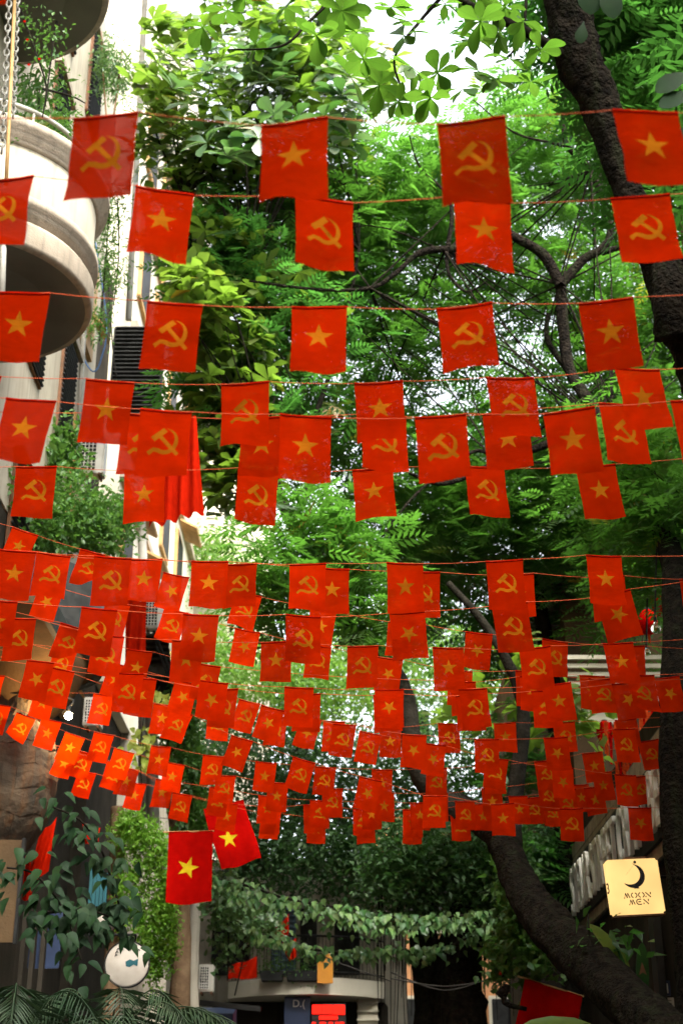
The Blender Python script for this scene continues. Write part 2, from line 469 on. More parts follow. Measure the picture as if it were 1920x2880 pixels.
L['banana'] = leaf_mat('banana_leaf', (0.06, 0.11, 0.015), (0.11, 0.15, 0.02), (0.2, 0.26, 0.03), 0.45, 0.4, 0.4, tone='obj')
# ------------------------------------------------------------------ leaf shapes
def leaf_tmpl(prof, L_=1.0, W_=0.5, fold=0.18, droop=0.25):
    """a folded, drooping blade: base at the origin, along +Y, facing +Z; triangles"""
    V, uv = [], []
    for t, w in prof:
        y = t * L_; z = -droop * t * t * L_
        hw = w * W_ * 0.5
        V += [(-hw, y, z + fold * hw), (0, y, z), (hw, y, z + fold * hw)]
        uv += [(-w, t), (0, t), (w, t)]
    F = []
    for i in range(len(prof) - 1):
        a = i * 3; b = a + 3
        F += [(a, a + 1, b + 1), (a, b + 1, b), (a + 1, a + 2, b + 2), (a + 1, b + 2, b + 1)]
    return np.array(V, float), np.array(F, int), np.array(uv, float)

OBOV = [(0, .05), (.18, .24), (.42, .68), (.64, 1.0), (.82, .88), (.94, .52), (1, .06)]
HEART = [(0, .25), (.08, .8), (.3, 1.0), (.6, .7), (.85, .28), (1, .02)]
LANCE = [(0, .08), (.3, .9), (.6, .85), (1, .03)]
T_BROAD = leaf_tmpl([(0, .05), (.35, .5), (.72, 1.0), (1, .15)], 1, .52, .2, .22)
T_LEAF = leaf_tmpl([(0, .1), (.4, 1.0), (1, .05)], 1, .5, .25, .2)
T_HEART = leaf_tmpl([(0, .5), (.3, 1.0), (1, .03)], 1, .75, .25, .3)
T_LANCE = leaf_tmpl(LANCE, 1, .28, .2, .3)

def frond_tmpl(pairs=6, L_=1.0, leaf=0.34, w=0.3, droop=0.35):
    """a pinnate leaf: pairs of pointed leaflets along a drooping stalk"""
    V, F = [], []
    for i in range(pairs):
        t = (i + 0.8) / pairs
        y = t * L_; z = -droop * t * t * L_
        for s in (-1, 1):
            ang = R(62 - 18 * t) * s
            d = np.array([math.sin(ang), math.cos(ang), -0.25]); d /= np.linalg.norm(d)
            side = np.array([math.cos(ang), -math.sin(ang), 0.0])
            ll = leaf * (0.75 + 0.5 * math.sin(math.pi * min(t * 1.05, 1)))
            b = np.array([0, y, z]); o = len(V)
            V += [b, b + d * ll * .45 + side * ll * w * .5, b + d * ll, b + d * ll * .45 - side * ll * w * .5]
            F += [(o, o + 1, o + 2), (o, o + 2, o + 3)]
    o = len(V)
    V += [np.array([0, L_, -droop * L_]), np.array([leaf * w * .5, L_ + leaf * .4, -droop * L_ - .1 * leaf]), np.array([0, L_ + leaf * .95, -droop * L_ - .25 * leaf]), np.array([-leaf * w * .5, L_ + leaf * .4, -droop * L_ - .1 * leaf])]
    F += [(o, o + 1, o + 2), (o, o + 2, o + 3)]
    return np.array(V), np.array(F), None
T_FROND = frond_tmpl()

def basis(dirs, ups, roll=None):
    """rotation matrices whose columns are side, dir(+Y), normal(+Z)"""
    d = dirs / np.linalg.norm(dirs, axis=1, keepdims=True)
    s = np.cross(d, ups); n = np.linalg.norm(s, axis=1, keepdims=True)
    s = np.where(n < 1e-4, np.array([[1., 0, 0]]), s / np.maximum(n, 1e-9))
    u = np.cross(s, d)
    if roll is not None:
        c, sn = np.cos(roll)[:, None], np.sin(roll)[:, None]
        s, u = s * c + u * sn, u * c - s * sn
    return np.stack([s, d, u], axis=2)

def scatter(name, tmpl, pos, rot, size, mat, parent=None, tone=None, kind=None):
    V, F, _ = tmpl
    n = len(pos)
    P = np.einsum('nij,kj->nki', rot, V) * size[:, None, None] + pos[:, None, :]
    FF = F[None] + (np.arange(n) * len(V))[:, None, None]
    if tone is None: tone = rng.random(n)
    me = np_mesh(name, P.reshape(-1, 3), FF.reshape(-1, 3), mat, np.repeat(tone, len(F)))
    o = mobj(name, me, None, parent)
    if kind: o['kind'] = kind
    return o

def blob_points(blobs, n):
    """n points in ellipsoids given in photo terms (px, py, Y, rx px, ry px, rY m, weight); denser towards the shell, in clumps"""
    w = np.array([b[6] if len(b) > 6 else 1.0 for b in blobs], float); w /= w.sum()
    idx = rng.choice(len(blobs), n, p=w)
    d = rng.normal(size=(n, 3)); d /= np.linalg.norm(d, axis=1, keepdims=True)
    r = rng.random(n) ** 0.42
    C = np.zeros((n, 3)); S = np.zeros((n, 3))
    for k, b in enumerate(blobs):
        m = idx == k
        C[m] = at(b[0], b[1], b[2]); s = pxm(b[1], b[2])
        S[m] = (b[3] * s, b[5], b[4] * s)
    return C + d * r[:, None] * S, d

def clumped(blobs, n_clump, per, spread):
    c, d = blob_points(blobs, n_clump)
    p = np.repeat(c, per, axis=0) + rng.normal(size=(n_clump * per, 3)) * spread
    return p, np.repeat(d, per, axis=0), np.repeat(rng.random(n_clump), per)

def crown_pinnate(name, blobs, n_clump, per, size, mat, parent, spread=0.25, tmpl=None):
    p, d, ct = clumped(blobs, n_clump, per, spread)
    n = len(p)
    az = rng.random(n) * 2 * math.pi
    dirs = np.stack([np.cos(az), np.sin(az), rng.uniform(-.55, .45, n)], 1)
    up = np.tile([[0., 0, 1]], (n, 1)) + rng.normal(size=(n, 3)) * .3
    rot = basis(dirs, up)
    return scatter(name, tmpl or T_FROND, p, rot, size * rng.uniform(.7, 1.3, n), mat, parent, np.clip(ct * .6 + rng.random(n) * .42, 0, 1), 'stuff')

def rosette_dirs(n_ros, per, tilt=(5, 45), by=-.1):
    n = n_ros * per
    az = np.tile(np.arange(per) * 2.4, n_ros) + np.repeat(rng.random(n_ros) * 6.28, per) + rng.normal(size=n) * .2
    el = np.radians(rng.uniform(*tilt, n))
    ax = np.stack([rng.normal(size=n_ros) * .45, rng.normal(size=n_ros) * .45 + by, np.ones(n_ros)], 1)
    ax /= np.linalg.norm(ax, axis=1, keepdims=True)
    e1 = np.cross(ax, [[0, 1, 0.01]]); e1 /= np.linalg.norm(e1, axis=1, keepdims=True)
    e2 = np.cross(ax, e1)
    A, E1, E2 = (np.repeat(q, per, axis=0) for q in (ax, e1, e2))
    dirs = (E1 * np.cos(az)[:, None] + E2 * np.sin(az)[:, None]) * np.cos(el)[:, None] + A * np.sin(el)[:, None]
    return dirs, A

def crown_rosettes(name, blobs, n_ros, per, size, mat, parent, tilt=(5, 45), by=-.1):
    c, d = blob_points(blobs, n_ros)
    dirs, up = rosette_dirs(n_ros, per, tilt, by)
    n = n_ros * per
    rot = basis(dirs, up)
    p = np.repeat(c, per, axis=0)
    tone = np.clip(np.repeat(rng.random(n_ros), per) * .6 + rng.random(n) * .42, 0, 1)
    return scatter(name, T_BROAD, p, rot, size * rng.uniform(.65, 1.2, n), mat, parent, tone, 'stuff')

def crown_leaves(name, blobs, n, size, mat, parent, tmpl=T_LEAF, clump=8, spread=.15, flat=.6):
    p, d, ct = clumped(blobs, n // clump, clump, spread)
    n = len(p)
    dirs = rng.normal(size=(n, 3)); dirs[:, 2] = dirs[:, 2] * flat - .25
    rot = basis(dirs, np.tile([[0., 0, 1]], (n, 1)) + rng.normal(size=(n, 3)) * .5)
    return scatter(name, tmpl, p, rot, size * rng.uniform(.6, 1.3, n), mat, parent, np.clip(ct * .6 + rng.random(n) * .42, 0, 1), 'stuff')

LEAFMESH = {}
def leaf_mesh(key, prof, W_, mat, fold=.2, droop=.25):
    if key not in LEAFMESH:
        V, F, uv = leaf_tmpl(prof, 1, W_, fold, droop)
        me = np_mesh('leaf_blade', V, F, mat, None, True)
        u = me.uv_layers.new(name='UVMap')
        u.data.foreach_set('uv', uv[F.ravel()].astype(np.float32).ravel())
        LEAFMESH[key] = me
    return LEAFMESH[key]

def leaf_obj(me, pos, d, up, size, parent, name='leaf'):
    B = basis(np.array([d], float), np.array([up], float))[0]
    W = Matrix.Translation(Vector(pos)) @ Matrix(B.tolist()).to_4x4() @ Matrix.Diagonal((size, size, size, 1))
    return mobj(name, me, None, parent, W)

# ------------------------------------------------------------------ ground
def sheet(name, x0, x1, y0, y1, z, mat, kind='structure', nx=1, ny=1):
    bm = bmesh.new()
    vs = [bm.verts.new(v) for v in ((x0, y0, z), (x1, y0, z), (x1, y1, z), (x0, y1, z))]
    bm.faces.new(vs)
    o = bm_obj(name, bm, mat); o['kind'] = kind
    return o
sheet('ground', -160, 160, -60, 260, -0.02, M['asphalt'])
sheet('road', -3.0, 3.0, -30, 75, 0.0, M['asphalt'])
for s, nm in ((-1, 'pavement_left'), (1, 'pavement_right')):
    bm = bmesh.new()
    add_box(bm, min(s * 3.12, s * 5.1), max(s * 3.12, s * 5.1), -30, 75, -0.1, 0.12)
    bm_obj(nm, bm, M['paving'])['kind'] = 'structure'
    bm = bmesh.new()
    add_box(bm, min(s * 3.0, s * 3.118), max(s * 3.0, s * 3.118), -30, 75, -0.1, 0.13)
    bm_obj('kerb_left' if s < 0 else 'kerb_right', bm, M['kerb'])['kind'] = 'structure'
# ------------------------------------------------------------------ flags on strings
FW, FH = 0.28, 0.39

def star_poly(cx, cy, r, rot=0.0):
    return [(cx + (r if k % 2 == 0 else r * .385) * math.sin(rot + k * math.pi / 5), cy + (r if k % 2 == 0 else r * .385) * math.cos(rot + k * math.pi / 5)) for k in range(10)]

def hammer_sickle(cx, cy, s):
    polys = []
    oc = (8, 4)
    outer, inner = [], []
    for k in range(15):
        a = R(88 - 213 * k / 14)
        t = 26 * min(1, (k / 14) * 2.2) ** .8
        outer.append((oc[0] + 84 * math.cos(a), oc[1] + 84 * math.sin(a)))
        inner.append((oc[0] + (84 - t) * math.cos(a), oc[1] + (84 - t) * math.sin(a)))
    polys.append(outer + inner[:0:-1])
    polys.append([(-26, -44), (-62, -40), (-100, -70), (-84, -90), (-58, -64), (-30, -70)])
    def bar(p, q, w):
        p, q = Vector(p), Vector(q); d = (q - p).normalized(); n = Vector((-d.y, d.x)) * w / 2
        return [tuple(p + n), tuple(q + n), tuple(q - n), tuple(p - n)][::-1]
    polys.append(bar((-30, 40), (92, -84), 24))
    polys.append(bar((-66, 8), (10, 78), 36))
    out = []
    for p in polys:
        q = [(cx + x * s, cy + y * s) for x, y in p]
        area = sum(q[i][0] * q[(i + 1) % len(q)][1] - q[(i + 1) % len(q)][0] * q[i][1] for i in range(len(q)))
        out.append(q if area > 0 else q[::-1])
    return out

def flag_surface(kind):
    r = random.Random(kind * 17 + 3)
    a1, a2 = r.uniform(.007, .017), r.uniform(.003, .009)
    f1, p1, f2, p2 = r.uniform(14, 26), r.uniform(0, 6), r.uniform(18, 34), r.uniform(0, 6)
    sw = r.uniform(-.3, .2)
    sk = r.uniform(-.03, .03)
    if kind in (6, 7):
        a1 *= 2.0; a2 *= 1.8
    def f(x, z):
        t = -z / FH
        y = a1 * (0.25 + t) * math.sin(f1 * x + p1 + 3 * t) + a2 * math.sin(-f2 * z + p2 + 6 * x) * (.3 + t) + sw * z * .35 + .01 * t * t
        xx = x + sk * z + x * -.03 * math.sin(3 * t)
        zz = z + (.010 * math.sin(9 * x + p2)) * t - .006 * (1 - (2 * x / FW) ** 2) * (1 - t)
        if kind in (6, 7):                              # wind has folded the lower corner forward
            c = max(0, t - .45) * (x / FW + .5 if kind == 6 else .5 - x / FW)
            y -= .5 * c * FH * .7; zz += .35 * c * FH
        return (xx, y, zz)
    return f

def split_flag(polys, f, w, h, nx, nz, name, m_cloth, m_emb, hem=.016):
    """one sheet cut along the emblem outline: the cloth round it and the emblem are separate meshes that share the cut edge"""
    pts, edges, faces = [], [], []
    for i in range(nx + 1):
        for j in range(nz + 1):
            pts.append(Vector((w * (i / nx - .5), -hem - (h - hem) * j / nz)))
    n_out = len(pts)
    bnd = [(0, 0)]
    ring = [i * (nz + 1) for i in range(nx + 1)] + [nx * (nz + 1) + j for j in range(1, nz + 1)] + [i * (nz + 1) + nz for i in range(nx - 1, -1, -1)] + [j for j in range(nz - 1, 0, -1)]
    faces.append(ring[::-1])
    for p in polys:
        b = len(pts); pts += [Vector(q) for q in p]
        faces.append(list(range(b, b + len(p))))
    V, E, F, ov, oe, of = delaunay_2d_cdt(pts, edges, faces, 1, 1e-6)
    P3 = [f(v[0], v[1]) for v in V]
    res = []
    for emb, mat, nm in ((False, m_cloth, 'cloth'), (True, m_emb, 'emblem')):
        ff = [fa for fa, o in zip(F, of) if (any(k > 0 for k in o)) == emb]
        used = sorted({i for fa in ff for i in fa}); mp = {v: k for k, v in enumerate(used)}
        me = bpy.data.meshes.new(name + '_' + nm)
        me.from_pydata([P3[i] for i in used], [], [[mp[i] for i in fa] for fa in ff])
        me.polygons.foreach_set('use_smooth', [True] * len(me.polygons))
        me.materials.append(mat)
        res.append(me)
    # hem: a sewn sleeve round the string
    Vh, Fh = [], []
    for i in range(nx + 1):
        x = w * (i / nx - .5)
        c = f(x, -hem)
        for dy, dz in ((0, 0), (-.005, .006), (-.003, hem), (.003, hem), (.005, .006)):
            Vh.append((c[0], c[1] + dy, c[2] + dz))
    for i in range(nx):
        for k in range(5):
            Fh.append((i * 5 + k, i * 5 + (k + 1) % 5, (i + 1) * 5 + (k + 1) % 5, (i + 1) * 5 + k))
    me = bpy.data.meshes.new(name + '_hem'); me.from_pydata(Vh, [], Fh); me.materials.append(M['hem'])
    me.polygons.foreach_set('use_smooth', [True] * len(me.polygons))
    res.append(me)
    return res

FLAGMESH = {}
def flag_meshes(e, kind):
    if (e, kind) not in FLAGMESH:
        cy = -.47 * FH
        if e == 's': polys = [star_poly(0, cy, .0775)[::-1]]
        elif e == 'i': polys = [star_poly(0, cy, .0775, math.pi)[::-1]]
        else: polys = hammer_sickle(0, cy, .00088)
        FLAGMESH[(e, kind)] = split_flag(polys, flag_surface(kind), FW, FH, 7, 9, 'flag', M['red'], M['yellow'])
    return FLAGMESH[(e, kind)]

# each string: flag width in photo px (gives its distance), then flags (centre x, top y, tilt in degrees, emblem[, shape])
STRINGS = [
 (212, [(-70, -245, 0, 'h'), (707, -240, 0, 's')]),
 (193, [(298, 321, 2, 'h'), (828, 339, 0, 's'), (1324, 336, -1.5, 'h'), (1812, 311, -3.5, 's')]),
 (166, [(20, 500, 4, 'h'), (465, 533, 3, 's'), (912, 557, 0, 'h'), (1354, 559, -1, 's'), (1798, 550, -3, 'h')]),
 (156, [(66, 820, 4, 's'), (493, 850, 2, 'h'), (898, 861, 0, 's'), (1305, 858, -2, 'h'), (1702, 842, -5, 's')]),
 (137, [(-62, 1056, 3, 'h'), (311, 1068, 2.5, 's'), (690, 1075, 0, 'h'), (1064, 1073, -1, 's'), (1433, 1060, -3, 'h'), (1790, 1035, -5, 's')]),
 (146, [(89, 1122, 6, 's'), (468, 1152, 3, 'h'), (860, 1167, 0, 's'), (1238, 1167, -1, 'h'), (1598, 1151, -3, 's'), (1955, 1120, -5, 'h')]),
 (130, [(410, 1163, 2, 'h'), (741, 1172, 1, 's'), (1078, 1166, 0, 'h'), (1420, 1156, -2, 's'), (1743, 1134, -4, 'h')]),
 (116, [(103, 1310, 0, 'h'), (408, 1321, 0, 's'), (727, 1320, 1, 'h'), (1047, 1315, -2, 's'), (1361, 1311, -2, 'h'), (1672, 1308, -7, 's')]),
 (104, [(51, 1547, 3, 's'), (318, 1565, 2, 'h'), (591, 1577, 0, 's'), (865, 1584, 0, 'h'), (1138, 1582, 0, 's'), (1417, 1574, -2, 'h'), (1696, 1561, -2, 's')]),
 (96, [(152, 1557, 5, 'h'), (412, 1571, 3, 's'), (677, 1584, 2, 'h'), (934, 1597, 0, 's'), (1189, 1606, 1, 'h'), (1452, 1613, 1, 's'), (1706, 1620, 0, 'h'), (1958, 1624, 0, 's')]),
 (76, [(73, 1493, 17, 's'), (262, 1551, 14, 'h', 6), (497, 1616, 13, 'i'), (700, 1668, 12, 'h'), (910, 1713, 8, 's'), (1128, 1748, 6, 's'), (1347, 1779, 6, 'i'), (1560, 1800, 5, 'h'), (1773, 1815, 3, 's')]),
 (101, [(0, 1686, 3, 's'), (281, 1710, 4, 'h'), (566, 1727, 2, 's'), (853, 1730, 0, 'h'), (1144, 1720, -2, 'i'), (1431, 1697, -5, 'h'), (1720, 1667, -10, 'i')]),
 (88, [(60, 1737, 3, 'h'), (307, 1785, 3, 'h'), (528, 1800, 0, 's'), (777, 1803, 0, 's'), (1020, 1815, 1, 'h'), (1259, 1820, 0, 's'), (1502, 1820, -4, 'h'), (1736, 1807, -5, 's')]),
 (72, [(147, 1648, 12, 'i'), (333, 1694, 10, 'h'), (497, 1716, 12, 'h'), (697, 1772, 9, 'i'), (897, 1815, 6, 'h'), (1098, 1850, 8, 'i'), (1293, 1884, 3, 'h'), (1484, 1886, 2, 'i'), (1664, 1899, 2, 's'), (1873, 1904, -7, 'i')]),
 (75, [(207, 1760, 15, 'h', 6), (395, 1828, 10, 's', 7), (585, 1868, 6, 'h'), (1300, 1915, 0, 's'), (1498, 1899, 0, 'i'), (1690, 1907, 0, 'h')]),
 (82, [(115, 1858, 8, 'i'), (365, 1892, 3, 'h'), (602, 1916, 4, 'i'), (841, 1932, 1, 'h'), (1094, 1938, 0, 'i'), (1328, 1935, -4, 'h'), (1563, 1922, -5, 's'), (1800, 1897, -4, 'h', 7)]),
 (80, [(172, 1880, 9, 'h'), (402, 1905, 5, 'i'), (632, 1936, 3, 'h'), (862, 1950, 1, 's'), (1088, 1952, 0, 'h'), (1319, 1952, -2, 's'), (1532, 1940, -2, 'h'), (1758, 1918, -4, 'i')]),
 (69, [(185, 1822, 9, 'h'), (340, 1868, 13, 's'), (527, 1917, 12, 'i'), (768, 1990, 14, 'i'), (968, 2036, 7, 'h'), (1165, 2065, 4, 'i'), (1367, 2077, 0, 'h'), (1561, 2073, -3, 'i'), (1752, 2048, -5, 'h')]),
 (64, [(703, 1972, 15, 'h'), (875, 2020, 12, 'i'), (1042, 2060, 10, 'h'), (1222, 2092, 6, 'i'), (1397, 2132, 8, 'h'), (1580, 2158, 0, 'i'), (1757, 2178, 0, 'h')]),
 (62, [(-14, 1897, 8, 's'), (130, 1940, 9, 's'), (295, 1953, 8, 'h'), (463, 1980, 6, 's'), (616, 1998, 3, 'h'), (778, 2015, 5, 'h'), (940, 2027, 2, 'h'), (1097, 2045, 0, 's'), (1261, 2034, 0, 'h'), (1418, 2032, -1, 's'), (1584, 2030, -2, 'h'), (1757, 2022, -4, 's'), (1938, 2010, -6, 's')]),
 (60, [(4, 1981, 12, 'h'), (147, 2024, 14, 's'), (294, 2062, 13, 'h'), (454, 2098, 8, 's'), (601, 2124, 6, 'h'), (749, 2143, 4, 's'), (915, 2156, 5, 'h'), (1074, 2163, 0, 's'), (1227, 2159, 1, 'h'), (1386, 2150, -2, 's'), (1530, 2138, -5, 'h'), (1664, 2115, -7, 's'), (1820, 2082, -9, 'h')]),
 (58, [(75, 2012, 19, 'h', 7), (213, 2066, 18, 's'), (351, 2110, 14, 'h'), (492, 2146, 8, 's'), (636, 2180, 6, 'h'), (782, 2200, 3, 's'), (935, 2217, 0, 'h'), (1080, 2228, 0, 's'), (1230, 2230, 0, 'h'), (1381, 2214, -2, 's'), (1536, 2200, -4, 'h'), (1690, 2170, -6, 's'), (1860, 2112, -10, 'h')]),
 (57, [(195, 2112, 14, 's'), (330, 2145, 14, 'h'), (465, 2192, 10, 's'), (618, 2215, 6, 'h'), (755, 2238, 4, 's'), (900, 2250, 2, 'h'), (1045, 2252, 0, 's'), (1180, 2256, 0, 's'), (1306, 2252, -2, 'h'), (1455, 2238, -4, 's'), (1590, 2220, -5, 'h'), (1795, 2182, -6, 'h'), (1918, 2125, -8, 's')]),
 (56, [(240, 2114, 13, 'h'), (366, 2160, 13, 's'), (514, 2232, 8, 'h'), (642, 2258, 5, 's'), (765, 2268, 3, 's'), (880, 2262, 1, 's'), (1020, 2275, 0, 'h'), (1160, 2276, 0, 's'), (1355, 2260, -2, 's'), (1496, 2242, -4, 'h'), (1628, 2206, -6, 's'), (1668, 2212, -6, 's')]),
 (66, [(513, 2000, 20, 'h'), (682, 2075, 19, 'i'), (856, 2136, 15, 'h'), (1043, 2189, 12, 'i'), (1222, 2236, 2, 'h'), (1412, 2259, 0, 's'), (1605, 2272, 0, 'h'), (1797, 2270, 0, 'i')]),
 (54, [(246, 2170, 12, 'h'), (388, 2202, 10, 's'), (758, 2285, 2, 'h'), (890, 2296, 1, 's'), (1027, 2298, 0, 'h'), (1159, 2298, 0, 's'), (1292, 2290, -3, 'h'), (1417, 2276, -4, 's'), (1547, 2250, -4, 'h')]),
]
STRINGS.sort(key=lambda t: sum(f[1] for f in t[1]) / len(t[1]))
ORD = ['first', 'second', 'third', 'fourth', 'fifth', 'sixth', 'seventh', 'eighth', 'ninth', 'tenth', 'eleventh', 'twelfth', 'thirteenth', 'fourteenth', 'fifteenth', 'sixteenth', 'seventeenth', 'eighteenth', 'nineteenth', 'twentieth', 'twenty-first', 'twenty-second', 'twenty-third', 'twenty-fourth', 'twenty-fifth', 'twenty-sixth', 'twenty-seventh']
EMB = {'s': ('yellow star', 'star'), 'i': ('upside-down yellow star', 'star'), 'h': ('yellow hammer and sickle', 'hammer_and_sickle')}
fr = random.Random(5)
for si, (w, flags) in enumerate(STRINGS):
    z0 = FW * FPX / w
    knots = []
    for fi, fl in enumerate(flags):
        cx, ty, tilt, e = fl[:4]
        kind = fl[4] if len(fl) > 4 else fr.choice((0, 1, 2, 3, 4, 5, 8, 9, 10))
        z = z0 * (1 + fr.uniform(-.004, .004))
        p = atz(cx, ty, z)
        big = si < 8
        Rm = Matrix.Rotation(R(tilt), 4, 'Y') @ Matrix.Rotation(R(fr.uniform(-13, 13)), 4, 'Z') @ Matrix.Rotation(R(fr.uniform(-5, 5)), 4, 'X')
        root = bpy.data.objects.new('flag', None); root.empty_display_size = .1
        link(root, None, Matrix.Translation(p) @ Rm)
        tag(root, 'red bunting flag with %s, %s from left on the %s string down' % (EMB[e][0], ORD[fi], ORD[si]), 'flag', 'small red flags strung across the street')
        cl, em, he = flag_meshes(e, kind)
        W = WM[root.name]
        mobj('cloth', cl, None, root, W); mobj(EMB[e][1], em, None, root, W); mobj('hem', he, None, root, W)
        ax = (Rm @ Vector((1, 0, 0, 0))).to_3d()
        knots += [p - ax * FW * .5 + Vector((0, 0, -.006)), p + ax * FW * .5 + Vector((0, 0, -.006))]
    a, b = knots[0], knots[-1]
    da = (knots[1] - knots[0]).normalized(); db = (knots[-1] - knots[-2]).normalized()
    la = max(.3, (a.x + 4.95)); lb = max(.3, (4.75 - b.x))
    s0 = -da.z / max(da.x, .2); s1 = db.z / max(db.x, .2)
    ends0 = [Vector((-4.95, a.y, a.z + la * s0 * .8 + .02 * la * la)), a + Vector((-la * .5, 0, la * .5 * s0))]
    ends1 = [b + Vector((lb * .5, 0, lb * .5 * s1)), Vector((4.75, b.y, b.z + lb * s1 * .8 + .02 * lb * lb))]
    pts = ends0 + knots + ends1
    # the gaps between flags sag a little
    path = []
    for i in range(len(pts) - 1):
        p, q = pts[i], pts[i + 1]
        path.append(p)
        if (q - p).length > .35:
            for t in (.25, .5, .75):
                path.append(p.lerp(q, t) + Vector((0, 0, -.02 * (q - p).length * 4 * t * (1 - t) * .6)))
    path.append(pts[-1])
    o = tube('bunting_string', path, .0022 if si < 8 else .0026, M['string'], None, 5, 1)
    tag(o, 'thin orange string carrying the %s row of flags down from the top' % ORD[si], 'string', 'bunting strings')
# ------------------------------------------------------------------ left row of buildings
XL = -5.1
def air_conditioner(p, w, h, label, d=.3, open_grid=True):
    """outdoor unit whose grille faces the camera; p = top-left front corner"""
    x0, y0, z1 = p
    t = thing('air_conditioner', (x0 + w / 2, y0 + d / 2, z1 - h), label, 'air conditioner', 'outdoor air conditioner units')
    bm = bmesh.new()
    add_box(bm, x0, x0 + w, y0, y0 + d, z1 - h, z1)
    bmesh.ops.bevel(bm, geom=bm.edges[:], offset=.012, segments=2, affect='EDGES')
    bm_obj('casing', bm, M['acwhite'], t)
    gx1 = x0 + w * .68
    ubox('fan_opening', (x0 + .03, gx1, y0 - .012, y0 - .003, z1 - h + .05, z1 - .05), M['dark'], t)
    bm = bmesh.new()
    for k in range(5):
        x = x0 + .03 + (gx1 - x0 - .03) * k / 4
        add_box(bm, x - .007, x + .007, y0 - .03, y0 - .013, z1 - h + .05, z1 - .05)
    for k in range(9):
        z = z1 - h + .05 + (h - .1) * k / 8
        add_box(bm, x0 + .03, gx1, y0 - .024, y0 - .014, z - .006, z + .006)
    bm_obj('grille', bm, M['acwhite'], t)['kind'] = 'stuff'
    lathe('fan_ring', [(.14 * h, 0), (.16 * h, .01), (.14 * h, .02)], M['dark'], t, 20).matrix_basis = Matrix.Translation(((x0 + gx1) / 2, y0 - .014, z1 - h / 2)) @ Matrix.Rotation(R(90), 4, 'X')
    for k in (.15, .8):
        ubox('bracket', (x0 + w * k, x0 + w * k + .04, y0 - .04, y0 + d, z1 - h - .05, z1 - h - .003), M['rust'], t)
    return t

def louvre(name, parent, x, y0, y1, z0, z1, mat, frame_mat, n=None):
    """louvred shutter leaf lying in the plane x, slats along the street"""
    s = mobj(name, bpy.data.meshes.new(name), None, parent) if False else None
    fr_ = ubox(name, (x, x + .05, y0, y1, z0, z1), frame_mat, parent)
    n = n or int((z1 - z0) / .09)
    for k in range(n):
        z = z0 + .05 + (z1 - z0 - .1) * k / (n - 1)
        ubox('slat', (x + .052, x + .09, y0 + .05, y1 - .05, z - .018, z + .018), mat, fr_, Matrix.Rotation(R(35), 4, 'Y'))
    return fr_

# --- building with the round balconies
b1 = thing('apartment_building', (-7, 16, 0), 'cream apartment building with stacked round balconies along the left edge', 'building')
bm = bmesh.new(); add_box(bm, -10, XL, -30, 25.6, 10.62, 24)
bm_obj('wall', bm, M['cream'], b1)
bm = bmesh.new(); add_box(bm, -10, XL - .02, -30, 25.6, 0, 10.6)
bm_obj('lower_storeys', bm, M['darkwall'], b1)
def round_balcony(parent, cx, cy, z, r, mats, rail=True):
    body = lathe('balcony', [(r - .1, z), (r - .02, z + .02), (r, z + .06), (r, z + .34)], mats[0], parent, 72, (cx, cy, 0))
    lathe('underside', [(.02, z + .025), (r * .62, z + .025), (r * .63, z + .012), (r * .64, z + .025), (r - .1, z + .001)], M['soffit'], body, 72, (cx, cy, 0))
    lathe('moulding', [(r, z + .341), (r - .05, z + .36), (r - .05, z + .42), (r - .13, z + .45), (r - .13, z + .5), (r - .02, z + .53), (r - .02, z + .62), (r + .03, z + .64), (r + .03, z + .76), (r - .06, z + .79)], mats[1], body, 72, (cx, cy, 0))
    lathe('parapet', [(r - .06, z + .791), (r - .06, z + 1.65), (r - .16, z + 1.66), (r - .16, z + .8)], mats[2], body, 72, (cx, cy, 0))
    lathe('cornice', [(r - .06, z + 1.55), (r - .01, z + 1.57), (r - .01, z + 1.63), (r + .04, z + 1.65), (r + .04, z + 1.73), (r + .11, z + 1.76), (r + .11, z + 1.88), (r - .22, z + 1.9), (r - .22, z + 1.7)], mats[1], body, 72, (cx, cy, 0))
    return body
round_balcony(b1, XL, 16.5, 12.27, 1.68, (M['trim'], M['trim'], M['cream']))
round_balcony(b1, XL, 15.7, 17.2, 1.7, (M['trim'], M['trim'], M['cream']))
# lower brown round balcony with its corbel
lathe('balcony', [(1.25, 8.5), (1.4, 8.5), (1.42, 8.6), (1.3, 8.66), (1.44, 8.72), (1.46, 8.95), (1.36, 9.0), (1.36, 9.9), (1.2, 9.92)], M['dark'], b1, 56, (XL, 21, 0))
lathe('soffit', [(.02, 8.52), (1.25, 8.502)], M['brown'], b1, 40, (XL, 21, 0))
lathe('corbel', [(1.0, 8.495), (.98, 8.35), (.86, 8.05), (.66, 7.75), (.4, 7.55), (.05, 7.5)], M['brown'], b1, 40, (XL + .25, 20.6, 0))
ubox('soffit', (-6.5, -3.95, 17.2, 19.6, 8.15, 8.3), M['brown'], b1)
ubox('fascia', (-3.94, -3.86, 17.2, 19.6, 8.1, 8.5), M['dark'], b1)
# tall shuttered windows along the facade, seen at a glancing angle
for yy in (19.8, 22.4):
    for zz in (9.6, 13.4, 17.3, 20.6):
        louvre('shutter', b1, XL + .003, yy, yy + 1.15, zz, zz + 2.1, M['dark'], M['rust'], 20)
        ubox('window_head', (XL + .002, XL + .16, yy - .1, yy + 1.25, zz + 2.12, zz + 2.26), M['trim'], b1)
for (y0, z0) in ((23.9, 16.2), (23.9, 12.3), (24.2, 8.9)):
    ubox('ochre_panel', (XL + .002, XL + .09, y0, y0 + .9, z0, z0 + 2.3), M['ochre'], b1)
    ubox('wooden_flap', (XL + .1, XL + .5, y0 + .1, y0 + .8, z0 + .5, z0 + .55), M['ochre'], b1, Matrix.Rotation(R(52), 4, 'Y'))
